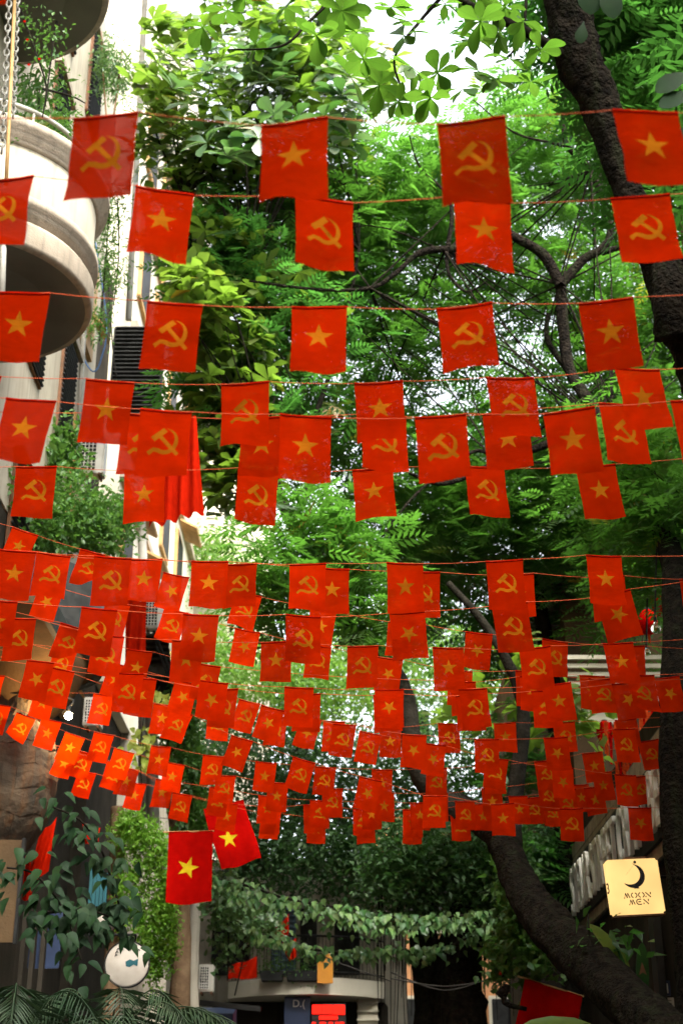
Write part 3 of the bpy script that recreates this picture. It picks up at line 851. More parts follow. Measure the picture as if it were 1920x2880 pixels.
# handrail over the parapet
pts = [(XL + 1.5 * math.cos(a), 16.5 + 1.5 * math.sin(a), 14.55) for a in np.linspace(-1.3, 1.2, 14)]
tube('handrail', pts, .035, M['pipe'], b1, 8, 3)
for a in (-.9, -.3, .3, .9):
    tube('rail_post', [(XL + 1.5 * math.cos(a), 16.5 + 1.5 * math.sin(a), 14.1), (XL + 1.5 * math.cos(a), 16.5 + 1.5 * math.sin(a), 14.55)], .02, M['pipe'], b1, 6, 1)
t = tube('drain_pipe', [atx(262, 640, XL + .12), atx(232, 1000, XL + .12), atx(218, 1280, XL + .12)], .05, M['pipe'], b1, 8, 1)

# hanging bamboo pole and chains at the left edge
p0, p1 = at(44, -40, 13.5), at(18, 520, 13.5)
tag(tube('bamboo_pole', [p0, p0.lerp(p1, .5), p1], .022, M['ochre'], None, 8, 2), 'thin tan bamboo pole hanging upright at the upper left edge', 'pole')
M['chain'] = pbr('tarnished_chain', (0.2, 0.19, 0.16), (0.12, 0.11, 0.09), 20, 0.5)
def chain(pa, pb, label, nlink=26):
    t = thing('hanging_chain', pb, label, 'chain')
    me = None
    for k in range(nlink):
        p = Vector(pa).lerp(Vector(pb), (k + .5) / nlink)
        L_ = (Vector(pa) - Vector(pb)).length / nlink * .62
        if me is None:
            V, F = tube_arrays([(L_ * .5 * math.cos(a), 0, L_ * math.sin(a)) for a in np.linspace(0, 2 * math.pi, 13)], [.012] * 13, 5, 0, False)
            me = bpy.data.meshes.new('link'); me.from_pydata([tuple(v) for v in V], [], F); me.materials.append(M['chain'])
        mobj('link', me, None, t, Matrix.Translation(p) @ Matrix.Rotation(R(90 * (k % 2) + 20), 4, 'Z'))
chain(at(28, -30, 13.2), at(6, 430, 13.2), 'pale metal chain hanging down beside the bamboo pole')
chain(at(52, -30, 13.9), at(38, 330, 13.9), 'second pale chain, right of the bamboo pole')
tag(tube('downpipe', [at(8, 690, 14.5), at(10, 700, 14.5), at(6, 850, 14.5)], .04, M['pipe'], None, 8, 1), 'short grey downpipe with elbow under the round balcony', 'pipe')

# --- darker narrow building behind it
b2 = thing('narrow_building', (-7, 30, 0), 'narrow building with dark recess, bright upper wall and black louvres', 'building')
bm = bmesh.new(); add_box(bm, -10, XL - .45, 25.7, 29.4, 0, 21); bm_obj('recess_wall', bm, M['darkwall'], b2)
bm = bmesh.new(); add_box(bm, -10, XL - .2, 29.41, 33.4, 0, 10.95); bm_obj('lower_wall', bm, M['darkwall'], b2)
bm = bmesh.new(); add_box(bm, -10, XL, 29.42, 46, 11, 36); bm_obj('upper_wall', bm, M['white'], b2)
bm = bmesh.new(); add_box(bm, -10, XL, 33.5, 46, 0, 10.99); bm_obj('far_wall', bm, M['concrete'], b2)
for yy in (30, 33, 36.5, 40):
    for zz in (13.2, 17.2, 21.2, 25.2):
        ubox('window_frame', (XL + .002, XL + .10, yy, yy + 1.5, zz, zz + 2.1), M['ochre'], b2)
        ubox('pane', (XL + .102, XL + .11, yy + .12, yy + 1.38, zz + .12, zz + 1.98), M['dark'], b2)
        ubox('awning', (XL + .12, XL + .7, yy - .05, yy + 1.55, zz + 2.2, zz + 2.26), M['ochre'], b2, Matrix.Rotation(R(28), 4, 'Y'))
for zz in (15.9, 19.9, 23.9, 27.9):
    ubox('string_course', (XL + .003, XL + .18, 29.43, 46, zz, zz + .22), M['trim'], b2)
def black_louvre(px0, px1, py0, py1, Y, label):
    a, b = at(px0, py0, Y), at(px1, py1, Y)
    t = thing('louvred_screen', (a.x, Y, b.z), label, 'screen')
    ubox('frame', (a.x, b.x, Y, Y + .12, b.z, a.z), M['dark'], t)
    n = int((a.z - b.z) / .10)
    for k in range(n):
        z = b.z + .06 + (a.z - b.z - .12) * k / (n - 1)
        ubox('slat', (a.x + .05, b.x - .05, Y - .06, Y - .004, z - .028, z + .028), M['dark'], t, Matrix.Rotation(R(-38), 4, 'X'))
black_louvre(322, 448, 918, 1210, 27, 'black louvred screen standing out from the left wall behind the flags')
black_louvre(395, 452, 1195, 1300, 27.6, 'small black louvred box below the taller black screen')
t = tube('drainpipe', [at(410, -40, 29), at(362, 900, 29)], .075, M['pipe'], None, 10, 1)
tag(t, 'tall pale drainpipe running up the bright left facade', 'pipe')
t = tube('drainpipe', [at(396, 1440, 30), at(402, 1560, 30), at(402, 2300, 30)], .10, M['pipe'], None, 10, 1)
tag(t, 'thick grey drainpipe beside the green shrub wall, lower left', 'pipe')
t = tube('drainpipe', [at(425, 1960, 29.6), at(432, 2330, 29.6)], .13, M['pipe'], None, 10, 1)
tag(t, 'wide corrugated grey pipe behind the lime leaves, lower left', 'pipe')
for pts, m_, lab in (
    ([(262, 640), (300, 900), (285, 1010), (262, 1045), (230, 1000)], 'bluewire', 'loose blue wire looping under the vine on the left facade'),
    ([(305, 800), (318, 980), (328, 1060)], 'wire', 'pale cable hanging beside the black louvred screen'),
    ([(214, 990), (212, 1100), (222, 1290), (200, 1400)], 'pipe', 'thin white conduit down the left wall edge')):
    tag(tube('cable', [at(x, y, 24.2) for x, y in pts], .016, M[m_], None, 6, 5), lab, 'cable')
air_conditioner(at(228, 1234, 24), .47, .72, 'white air conditioner with barred grille above the left shrubs')
air_conditioner(at(408, 1688, 28), .42, .62, 'small air conditioner half hidden behind flags near the dark stair')
air_conditioner(at(560, 2712, 29.5), .3, .52, 'old air conditioner low down beside the tan tree trunk')
air_conditioner(at(238, 1960, 23.5), .3, .5, 'dim air conditioner behind the lit bulb')

# --- pale building closing the view, with a pierced balcony parapet
b3 = thing('pale_building', (-4, 50, 0), 'overexposed white building with patterned balcony parapet far behind trees', 'building')
a, b = at(405, 1180, 48), at(640, 1180, 48)
bm = bmesh.new(); add_box(bm, a.x - 1.5, b.x + 1.5, 48, 56, 0, 30); bm_obj('wall', bm, M['white'], b3)
q0, q1 = at(412, 1432, 46.5), at(720, 1575, 46.5)
ubox('parapet', (q0.x, q1.x, 46.5, 46.7, q1.z, q0.z), M['white'], b3)
ubox('balcony_slab', (q0.x - .2, q1.x + .2, 46.3, 48, q1.z - .35, q1.z - .003), M['white'], b3)
npan = 6
for k in range(npan):
    xa = q0.x + (q1.x - q0.x) * k / npan; xb = q0.x + (q1.x - q0.x) * (k + 1) / npan
    pn = ubox('panel_post', (xa, xa + .07, 46.42, 46.498, q1.z, q0.z), M['pipe'], b3)
    mw, hh = (xb - xa), (q0.z - q1.z)
    for j, sc_ in enumerate((.8, .5, .22)):
        for (u0, u1, v0, v1) in ((-1, 1, .93, 1), (-1, 1, -1, -.93), (-1, -.93, -.93, .93), (.93, 1, -.93, .93)):
            xm = (xa + xb) / 2 + .03; zm = (q0.z + q1.z) / 2
            sx, sz = mw * .42 * sc_, hh * .42 * sc_
            ubox('key_strip', (xm + u0 * sx, xm + u1 * sx + .01, 46.44, 46.497, zm + v0 * sz, zm + v1 * sz + .01), M['pipe'], b3)
for x, zz in ((-6.2, 20), (-4.6, 20), (-6.2, 25), (-4.6, 25)):
    ubox('window_frame', (x, x + 1.0, 47.9, 47.998, zz, zz + 1.9), M['trim'], b3)
    ubox('pane', (x + .1, x + .9, 47.88, 47.898, zz + .1, zz + 1.8), M['pipe'], b3)

# dark outside stair
st = thing('outside_stair', at(440, 1930, 26.5), 'dark outside staircase with slanting balustrade at the left of the flags', 'stairs')
for k in range(9):
    a = at(405, 1780 + k * 17, 26.5 + k * .12); b = at(470 + k * 2, 1780 + k * 17, 26.5 + k * .12)
    ubox('step', (a.x, b.x, a.y, a.y + .3, a.z - .06, a.z), M['darkwall'], st)
tube('handrail', [at(432, 1775, 26.3), at(480, 1890, 26.3)], .035, M['dark'], st, 6, 1)
tube('handrail', [at(440, 1820, 26.3), at(484, 1925, 26.3)], .03, M['dark'], st, 6, 1)
for k in range(9):
    x = 436 + k * 5.4
    tube('baluster', [at(x, 1782 + k * 13, 26.3), at(x + 3, 1826 + k * 12, 26.3)], .016, M['dark'], st, 5, 1)
sl = thing('floor_slab', at(420, 1915, 27), 'dark projecting floor slab under the outside stair', 'slab')
a, b = at(310, 1900, 27.2), at(500, 1932, 27.2)
ubox('slab', (a.x, b.x, 26.6, 28.5, b.z, a.z), M['darkwall'], sl)

# --- stone drum at the lower left, lit by a bulb
dr = thing('stone_drum', (-4.72, 19.6, 5.2), 'bulging rough stone drum glowing orange under a bulb, lower left', 'stone drum')
prof = [(.30, 7.30), (.50, 7.22), (.64, 7.05), (.73, 6.75), (.755, 6.4), (.72, 6.05), (.62, 5.75), (.45, 5.5), (.3, 5.3)]
lathe('core', [(r - .012, z) for r, z in prof], M['stone'], dr, 48, (-4.72, 19.6, 0))
zs = np.array([p[1] for p in prof][::-1]); rs = np.array([p[0] for p in prof][::-1])
rr_ = random.Random(9)
z = 5.45
while z < 7.2:
    hgt = rr_.uniform(.3, .5); a = rr_.uniform(0, .9) - math.pi
    while a < math.pi - .1:
        wd = rr_.uniform(.45, 1.1); off = rr_.uniform(.0, .014)
        V = []
        nn = 5
        for layer in (0, 1):
            for i in range(nn):
                for j in range(nn):
                    aa = a + .008 + (wd - .016) * i / (nn - 1); zz_ = z + .005 + (hgt - .010) * j / (nn - 1) + .05 * math.sin(7 * aa + z * 3)
                    edge = (i in (0, nn - 1)) or (j in (0, nn - 1))
                    r0 = float(np.interp(zz_, zs, rs)) + ((off - (.007 if edge else 0) + rr_.uniform(-.006, .006)) if layer else -.03)
                    V.append((-4.72 + r0 * math.cos(aa), 19.6 + r0 * math.sin(aa), zz_))
        F = []
        o_ = nn * nn
        for i in range(nn - 1):
            for j in range(nn - 1):
                F.append((o_ + i * nn + j, o_ + (i + 1) * nn + j, o_ + (i + 1) * nn + j + 1, o_ + i * nn + j + 1))
        loop = [i * nn for i in range(nn)] + [(nn - 1) * nn + j for j in range(1, nn)] + [i * nn + nn - 1 for i in range(nn - 2, -1, -1)] + [j for j in range(nn - 2, 0, -1)]
        for i in range(len(loop)):
            p, q = loop[i], loop[(i + 1) % len(loop)]
            F.append((p, q, q + o_, p + o_))
        if -2.9 < a < .6:                    # the side that can be seen
            me = bpy.data.meshes.new('stone'); me.from_pydata(V, [], F); mobj('stone', me, M['stone'], dr)
        a += wd
    z += hgt
# lit bulb lamp
lb = atz(193, 2013, 20.3)
lp = thing('lit_bulb', lb, 'glowing round bulb above the stone drum', 'lamp')
bm = bmesh.new(); bmesh.ops.create_uvsphere(bm, u_segments=20, v_segments=12, radius=.055, matrix=Matrix.Translation(lb)); bm_obj('glass', bm, M['bulb'], lp, True)
tube('socket', [lb + Vector((0, 0, .055)), lb + Vector((0, 0, .13))], .028, M['dark'], lp, 8, 1)
tube('arm', [lb + Vector((0, 0, .12)), lb + Vector((-.05, .1, .3)), Vector((XL, lb.y + .3, lb.z + .45))], .014, M['dark'], lp, 6, 4)
ld = bpy.data.lights.new('bulb_light', 'POINT'); ld.energy = 30; ld.color = (1, .62, .28); ld.shadow_soft_size = .06
lo = bpy.data.objects.new('bulb_light', ld); link(lo, lp, Matrix.Translation(lb + Vector((0, -.09, -.02))))

# --- shopfront below: dark wall, board, posts
sf = thing('shop_front', (-5, 18.5, 0), 'dark shop front behind palm fronds at the lower left', 'shop')
ubox('wall', (-7.5, -4.75, 19.5, 19.8, 0, 6.2), M['darkwall'], sf)
for px_ in (62, 90, 118):
    a = at(px_, 2560, 19.2)
    ubox('door_frame', (a.x, a.x + .06, 19.3, 19.42, 0, a.z), M['darkwall'], sf)
a, b = at(85, 2560, 19.3), at(160, 2720, 19.3)
ubox('pane', (a.x, b.x, 19.44, 19.47, b.z, a.z), M['navy'], sf)
a, b = at(-40, 2362, 18.4), at(40, 2650, 18.4)
bd = thing('name_board', (a.x, 18.4, b.z), 'cream name board cut by the left edge of the picture', 'sign')
ubox('board', (a.x, b.x, 18.4, 18.45, b.z, a.z), M['brown'], bd)
ubox('frame', (b.x - .01, b.x + .03, 18.37, 18.46, b.z - .02, a.z + .02), M['dark'], bd)

def text_obj(body, name, mat, parent, W, size, extrude=.004, sx=1.0, align='LEFT', bevel=0):
    cu = bpy.data.curves.new(name, 'FONT'); cu.body = body; cu.size = size; cu.extrude = extrude; cu.align_x = align
    tmp = bpy.data.objects.new('tmp_text', cu); COL.objects.link(tmp)
    dg = bpy.context.evaluated_depsgraph_get(); dg.update()
    me = bpy.data.meshes.new_from_object(tmp.evaluated_get(dg))
    bpy.data.objects.remove(tmp)
    me.materials.clear()
    return mobj(name, me, mat, parent, W @ Matrix.Diagonal((sx, 1, 1, 1)))
FACE = Matrix.Rotation(R(90), 4, 'X')            # text facing the camera side (-Y)
p = at(-16, 2560, 18.39)
text_obj('O', 'lettering', M['black'], bd, Matrix.Translation(p) @ FACE, .17)
p = at(11, 2560, 18.39)
text_obj('I', 'lettering', M['black'], bd, Matrix.Translation(p) @ FACE, .115)

# round hanging sign
c = atz(358, 2712, 19)
rs_ = thing('round_sign', c, 'round white hanging sign with brush lettering and blue mark behind palms', 'sign')
lathe('disc', [(.001, -.03), (.275, -.03), (.29, -.02), (.29, .02), (.275, .03), (.001, .03)], M['potwhite'], rs_, 48).matrix_basis = Matrix.Translation(c) @ FACE
lathe('rim', [(.292, -.034), (.305, -.034), (.305, .034), (.292, .034), (.292, -.034)], M['dark'], rs_, 48).matrix_basis = Matrix.Translation(c) @ FACE
bm = bmesh.new()
vs = [bm.verts.new((c.x + x, c.y - .034, c.z + zz_)) for x, zz_ in ((-.02, .03), (.04, .06), (.09, .04), (.15, .07), (.145, -.03), (.09, -.01), (.04, -.04), (-.01, -.03))]
bm.faces.new(vs); bm_obj('blue_mark', bm, M['teal'], rs_)
for k in range(11):
    an = R(150 - k * 10); rr_k = .19 + .018 * (k % 3)
    q_ = c + Vector((rr_k * math.cos(an), -.036, rr_k * math.sin(an)))
    tube('brush_stroke', [q_, q_ + Vector((.018, 0, .03)), q_ + Vector((.03 + .01 * (k % 2), 0, .012))], .006, M['black'], rs_, 5, 3)
tube('bracket_arm', [at(250, 2629, c.y), at(384, 2629, c.y)], .018, M['dark'], rs_, 6, 1)
tube('bracket_drop', [at(383, 2630, c.y), c + Vector((.09, 0, .29))], .014, M['dark'], rs_, 6, 1)

# teal awning and white soffit behind the dark leaves
aw = thing('teal_awning', at(280, 2520, 22), 'teal striped awning with white edge behind the dark leaves', 'awning')
a, b = at(255, 2440, 22), at(298, 2560, 22)
for k in range(5):
    xx = a.x + (b.x - a.x) * k / 5
    ubox('strip', (xx, xx + (b.x - a.x) / 5 - .006, 22, 22.03, b.z + .1 * (5 - k) / 5, a.z - .02 * k), M['teal'], aw)
a, b = at(262, 2570, 21.8), at(310, 2600, 21.8)
ubox('edge', (a.x, b.x, 21.8, 22.3, b.z, a.z), M['potwhite'], aw, Matrix.Rotation(R(35), 4, 'Y'))

# pillars and trunks that carry the vines, lower left
pl = thing('tan_tree', at(500, 2700, 28), 'tan peeling tree trunks standing behind the hanging vines', 'tree')
tube('trunk', [at(492, 3350, 28), at(505, 2850, 28), at(512, 2600, 28), at(500, 2350, 28), at(470, 2200, 28)], [.26, .2, .17, .15, .1], M['palebark'], pl, 10, 6, .05)
tube('trunk', [at(545, 3350, 28.6), at(540, 2760, 28.6), at(548, 2560, 28.6), at(560, 2400, 28.6)], [.16, .13, .12, .08], M['concrete'], pl, 10, 6, .04)
tube('trunk', [at(310, 2900, 25.5), at(322, 2560, 25.5), at(332, 2380, 25.5), at(330, 2270, 25.5)], [.16, .14, .14, .12], M['palebark'], pl, 10, 6, .05)
# ------------------------------------------------------------------ right side
XR = 4.2
b4 = thing('planked_bar', (6, 22, 0), 'bar building on the right with slanting plank fascia under the trees', 'building')
bm = bmesh.new(); add_box(bm, XR + .3, 9, 18.2, 40, 0, 7.5); bm_obj('wall', bm, M['darkwall'], b4)
bm = bmesh.new(); add_box(bm, 5.2, 10, -30, 18.1, 0, 15); bm_obj('unseen_wing', bm, M['brown'], b4)  # out-of-view wing, added to hold back light from behind the camera
bm = bmesh.new(); add_box(bm, XR + .35, 9, 27.4, 44, 7.52, 14); bm_obj('upper_wall', bm, M['brown'], b4)
zb = 5.38
for k in range(7):
    z0 = zb + k * .235
    for j in range(2):
        y0 = (18.3, 22.6)[j] + .13 * (k % 2); y1 = (22.59, 27.2)[j] + .13 * (k % 2) * (1 - j)
        ubox('plank', (XR + .16 + random.uniform(-.008, .008), XR + .2, y0, y1, z0, z0 + .222), M['plank'], b4)
ubox('fascia_backing', (XR + .205, XR + .29, 18.3, 27.3, zb - .02, zb + 1.7), M['dark'], b4)
sg = thing('channel_letter_sign', (XR, 22, 5.9), 'tall off-white letters running along the plank fascia', 'sign')
ubox('back_panel', (XR + .1, XR + .155, 19.3, 26.9, 5.55, 6.62), M['dark'], sg)
TXT = 'STEUR STREET CRAFT BEER'
WT = Matrix(((0, 0, -1, XR + .04), (-1, 0, 0, 0), (0, 1, 0, 0), (0, 0, 0, 1)))    # reads from far to near as one walks up the street
cur = 26.8
for ch in TXT:
    if ch == ' ':
        cur -= .16; continue
    W_ = Matrix.Translation((0, cur, 5.66)) @ WT
    o = text_obj(ch, 'letter', M['letter'], sg, W_, 1.22, .03, .56)
    wd = max(v.co.x for v in o.data.vertices) * .56
    cur -= wd + .045

# pale slatted eaves under the branches
ev = thing('slatted_eaves', at(1720, 1990, 25), 'pale slatted eaves showing between flags at the right', 'eaves')
for k, y in enumerate((1842, 1866, 1890, 1916, 1938, 1958)):
    a, b = at(1570 + k * 9, y, 25 + k * .1), at(1800, y + 10, 25 + k * .1)
    ubox('slat', (a.x, b.x + .6, a.y, a.y + .05, b.z - .01, a.z), M['white'], ev)
a, b = at(1625, 1972, 25.8), at(1760, 2035, 25.8)
ubox('board', (a.x, b.x, 25.8, 25.9, b.z, a.z), M['white'], ev)
a, b = at(1640, 1640, 30), at(1720, 1790, 30)
hw = thing('far_right_wall', (a.x, 30, 0), 'pale wall patch glimpsed between leaves at the right', 'wall')
ubox('wall', (a.x, b.x, 30, 30.2, 0, a.z), M['cream'], hw)
for k in range(4):
    zz_ = b.z + (a.z - b.z) * k / 4
    ubox('course', (a.x - .01, b.x + .01, 29.93, 29.995, zz_, zz_ + .05), M['trim'], hw)

dw = thing('dark_doorway', (3.9, 17.6, 0), 'dark doorway wall with number plate behind the leaning trunk', 'doorway')
ubox('wall', (3.82, 4.49, 17.6, 17.8, 0, 4.3), M['darkwall'], dw)
ubox('jamb', (3.72, 3.81, 17.5, 17.8, 0, 4.3), M['dark'], dw)
a, b = at(1857, 2757, 17.55), at(1886, 2800, 17.55)
npx = thing('number_plate', (a.x, 17.57, b.z), 'small dark plate with a pale number one on the doorway wall', 'sign')
ubox('plate', (a.x, b.x, 17.56, 17.597, b.z, a.z), M['navy'], npx)
text_obj('1', 'digit', M['pipe'], npx, Matrix.Translation(at(1867, 2793, 17.55)) @ FACE, .16, .003)
a, b = at(1850, 2800, 17.55), at(1898, 2848, 17.55)
pq = thing('notice_plaque', (a.x, 17.57, b.z), 'dim cream notice with faint lines under the number plate', 'sign')
ubox('sheet', (a.x, b.x, 17.57, 17.598, b.z, a.z - .02), M['concrete'], pq)
for k in range(4):
    zz_ = a.z - .05 - k * .035
    ubox('text_line', (a.x + .02, b.x - .03, 17.56, 17.568, zz_ - .006, zz_), M['brown'], pq)

# lit box sign: MOON MEN
m_, nt, out = new_mat('backlit_sign_face')
e_ = N(nt, 'ShaderNodeEmission'); e_.inputs[0].default_value = (1.0, .62, .22, 1); e_.inputs[1].default_value = .25
geo = N(nt, 'ShaderNodeNewGeometry'); nz = N(nt, 'ShaderNodeTexNoise'); nz.inputs['Scale'].default_value = 2.2
nt.links.new(geo.outputs['Position'], nz.inputs['Vector'])
mrg = N(nt, 'ShaderNodeMapRange'); mrg.inputs['To Min'].default_value = .11; mrg.inputs['To Max'].default_value = .25
nt.links.new(nz.outputs['Fac'], mrg.inputs['Value']); nt.links.new(mrg.outputs[0], e_.inputs[1])
nt.links.new(e_.outputs[0], out.inputs[0])
ZS = 16.2
c = atz(1788, 2492, ZS)
ms = thing('lit_box_sign', c, 'glowing cream box sign with crescent figure and black lettering', 'sign')
WS = Matrix.Translation(c) @ Matrix.Rotation(R(-4), 4, 'Y') @ Matrix.Rotation(R(9), 4, 'Z')
bm = bmesh.new()
add_box(bm, -.31, .31, 0, .16, -.31, .31)
bmesh.ops.bevel(bm, geom=bm.edges[:], offset=.025, segments=3, affect='EDGES')
bx_ = bm_obj('light_box', bm, m_, ms, False, WS)
ubox('edge_trim', (-.33, .33, .03, .13, -.331, -.312), M['rust'], ms).matrix_basis = WS @ Matrix.Translation((0, .08, -.322)) @ Matrix.Diagonal((.6, .14, .02, 1))
ubox('edge_trim', (-.33, .33, .03, .13, .312, .331), M['rust'], ms).matrix_basis = WS @ Matrix.Translation((.05, .08, .322)) @ Matrix.Diagonal((.25, .14, .02, 1))
def sign_poly(name, pts, parent, y=-.004):
    bm = bmesh.new(); vs = [bm.verts.new((x, y, z)) for x, z in pts]
    f = bm.faces.new(vs)
    r_ = bmesh.ops.extrude_face_region(bm, geom=[f])
    for v in r_['geom']:
        if isinstance(v, bmesh.types.BMVert): v.co.y -= .004
    bmesh.ops.triangulate(bm, faces=bm.faces[:])
    return bm_obj(name, bm, M['black'], parent, False, WS)
cres = []
for k in range(17):
    a = R(62 - 172 * k / 16); cres.append((-.015 + .115 * math.cos(a) * .95, .10 + .125 * math.sin(a)))
for k in range(17):
    a = R(-118 + 180 * k / 16); cres.append((-.048 + .105 * math.cos(a), .125 + .115 * math.sin(a)))
crescent = []
for k in range(19):
    t = k / 18; a = R(70 - 205 * t); w_ = .06 * math.sin(math.pi * t) ** .8
    crescent.append((-.045 + (.135 + w_ * .5) * math.cos(a), .125 + (.125 + w_ * .5) * math.sin(a)))
for k in range(18, -1, -1):
    t = k / 18; a = R(70 - 205 * t); w_ = .06 * math.sin(math.pi * t) ** .8
    crescent.append((-.045 + (.135 - w_ * .5) * math.cos(a), .125 + (.125 - w_ * .5) * math.sin(a)))
sign_poly('crescent_body', crescent, ms)
sign_poly('figure_head', [(.022 + .017 * math.cos(a), .268 + .017 * math.sin(a)) for a in np.linspace(0, 2 * math.pi, 14)[:-1]], ms)
sign_poly('figure_beak', [(-.012, .262), (.012, .243), (.006, .236)], ms)
sign_poly('string_line', [(-.11, .125), (-.106, .128), (.006, .24), (.002, .238)], ms)
sign_poly('leg', [(.022, .05), (.03, .05), (.002, -.01), (-.006, -.01)], ms)
sign_poly('foot', [(-.04, -.028), (.032, -.03), (.028, -.018), (.0, -.008), (-.012, -.012)], ms)
def strokes(lines, x0, z0, sx, sz, w_):
    for ln in lines:
        for i in range(len(ln) - 1):
            p_, q_ = Vector((x0 + ln[i][0] * sx, z0 + ln[i][1] * sz)), Vector((x0 + ln[i + 1][0] * sx, z0 + ln[i + 1][1] * sz))
            d_ = (q_ - p_).normalized(); n_ = Vector((-d_.y, d_.x)) * w_ / 2
            sign_poly('letter_stroke', [tuple(p_ + n_), tuple(q_ + n_), tuple(q_ - n_), tuple(p_ - n_)], ms)
arc_l = [(.5 + .5 * math.cos(a), .5 + .5 * math.sin(a)) for a in np.linspace(R(110), R(250), 6)]
arc_r = [(.5 + .5 * math.cos(a), .5 + .5 * math.sin(a)) for a in np.linspace(R(70), R(-70), 6)]
LET = {'M': [[(-.05, 0), (.1, .02)], [(.28, 1), (.52, 0)], [(.66, 1), (.98, 0)]], 'O': [arc_l, arc_r], 'N': [[(0, 0), (0, .3)], [(0, 1), (.85, 0)], [(.85, 1), (.85, .55)]],
       'E': [[(.9, 1), (.3, 1), (.05, .75), (.05, .25), (.3, 0), (.9, 0)], [(.3, .5), (.8, .5)]]}
for word, x0, z0 in (('MOON', -.165, -.13), ('MEN', -.115, -.205)):
    for ch in word:
        strokes(LET[ch], x0, z0, .068, .056, .011)
        if ch == 'M': strokes([[(.06, .02), (.28, 1)], [(.5, .02), (.66, 1)]], x0, z0, .068, .056, .005)
        x0 += .086
# the figure on the narrow side of the box
o = text_obj('3', 'side_digit', M['black'], ms, WS @ Matrix.Translation((-.316, .11, -.06)) @ Matrix.Rotation(R(-90), 4, 'Z') @ FACE, .17, .003)
tube('bracket', [WS @ Vector((.31, .08, .1)), WS @ Vector((.6, .08, .1))], .02, M['dark'], ms, 6, 1)

# board shaped like an upright oval
c = atz(1806, 2735, 16.8)
sb = thing('painted_board', c, 'tall narrow oval board painted green and orange in the doorway', 'board')
bm = bmesh.new()
ring = [(.075 * math.sin(a) * (1 if abs(math.cos(a)) < .9 else .9), .34 * math.cos(a)) for a in np.linspace(0, 2 * math.pi, 33)[:-1]]
vs = [bm.verts.new((x, 0, z)) for x, z in ring]; f = bm.faces.new(vs)
r_ = bmesh.ops.extrude_face_region(bm, geom=[f])
for v in r_['geom']:
    if isinstance(v, bmesh.types.BMVert): v.co.y += .04
M['green'] = pbr('green_paint', (.022, .07, .014), (.012, .04, .01), 5, .6, spec=.1)
bm_obj('board', bm, M['green'], sb, False, Matrix.Translation(c) @ Matrix.Rotation(R(4), 4, 'Y'))
bm = bmesh.new(); vs = [bm.verts.new((c.x + x, c.y - .004, c.z + z)) for x, z in ((-.045, -.03), (.0, .12), (.045, -.03), (0, .0))]
bm.faces.new(vs); bm_obj('orange_mark', bm, M['rust'], sb)

# hanging ribbons, red shapes and bulbs under the right-hand trees
rb = random.Random(3)
for k in range(26):
    if k < 11: px_, y0, y1, Y = 1690 + k * 9 + rb.uniform(-3, 3), 2030, 2030 + rb.uniform(40, 120), 22.5
    elif k < 20: px_, y0, y1, Y = 1800 + (k - 11) * 8, 2000 + rb.uniform(-10, 10), 2085 + rb.uniform(-30, 20), 22
    else: px_, y0, y1, Y = 1732 + (k - 20) * 10, 2140, 2178, 21.5
    a, b = at(px_, y0, Y), at(px_ + 3, y1, Y)
    bm = bmesh.new(); n_ = 6; w_ = rb.uniform(.015, .03)
    prev = None
    for i in range(n_ + 1):
        p_ = a.lerp(b, i / n_); q_ = .02 * math.sin(i * 1.3 + k)
        cur_ = (bm.verts.new((p_.x - w_, p_.y + q_, p_.z)), bm.verts.new((p_.x + w_, p_.y - q_, p_.z)))
        if prev: bm.faces.new((prev[0], prev[1], cur_[1], cur_[0]))
        prev = cur_
    o = bm_obj('hanging_ribbon', bm, M['ribbon'] if k % 3 else M['bigred'])
    where = ('among dark leaves below the pale eaves', 11, 0) if k < 11 else (('beside the right-hand trunk', 9, 11) if k < 20 else ('just above the plank fascia', 6, 20))
    tag(o, '%s ribbon hanging %s, %s from left' % ('orange' if k % 3 else 'red', where[0], ORD[k - where[2]]), 'ribbon', 'ribbons under the right eaves')
def lantern(px_, py, Y, r, label):
    c = at(px_, py, Y)
    t = thing('red_lantern', c, label, 'lantern', 'red lanterns')
    lathe('shade', [(r * .3, -r * 1.25), (r * .55, -r * 1.1), (r * .85, -r * .6), (r * .95, 0), (r * .85, r * .6), (r * .55, r * 1.1), (r * .3, r * 1.25)], M['bigred'], t, 16, c)
    lathe('cap', [(r * .32, r * 1.25), (r * .32, r * 1.4), (.01, r * 1.42)], M['dark'], t, 12, c)
    tube('tassel', [c - Vector((0, 0, r * 1.25)), c - Vector((0, 0, r * 2.1))], .02, M['ribbon'], t, 5, 1)
lantern(1862, 1690, 21, .2, 'upper red lantern hanging dimly beside the right-hand trunk')
lantern(1820, 1750, 22, .17, 'red lantern just left of the clear glass bulb')
lantern(1700, 2060, 23, .15, 'small red lantern deep in shade under the eaves')
M['glass'] = None
m_, nt, out = new_mat('clear_bulb_glass')
g = N(nt, 'ShaderNodeBsdfPrincipled'); g.inputs['Base Color'].default_value = (.9, .85, .75, 1); g.inputs['Roughness'].default_value = .03; g.inputs['Transmission Weight'].default_value = 1; g.inputs['IOR'].default_value = 1.2
nt.links.new(g.outputs[0], out.inputs[0])
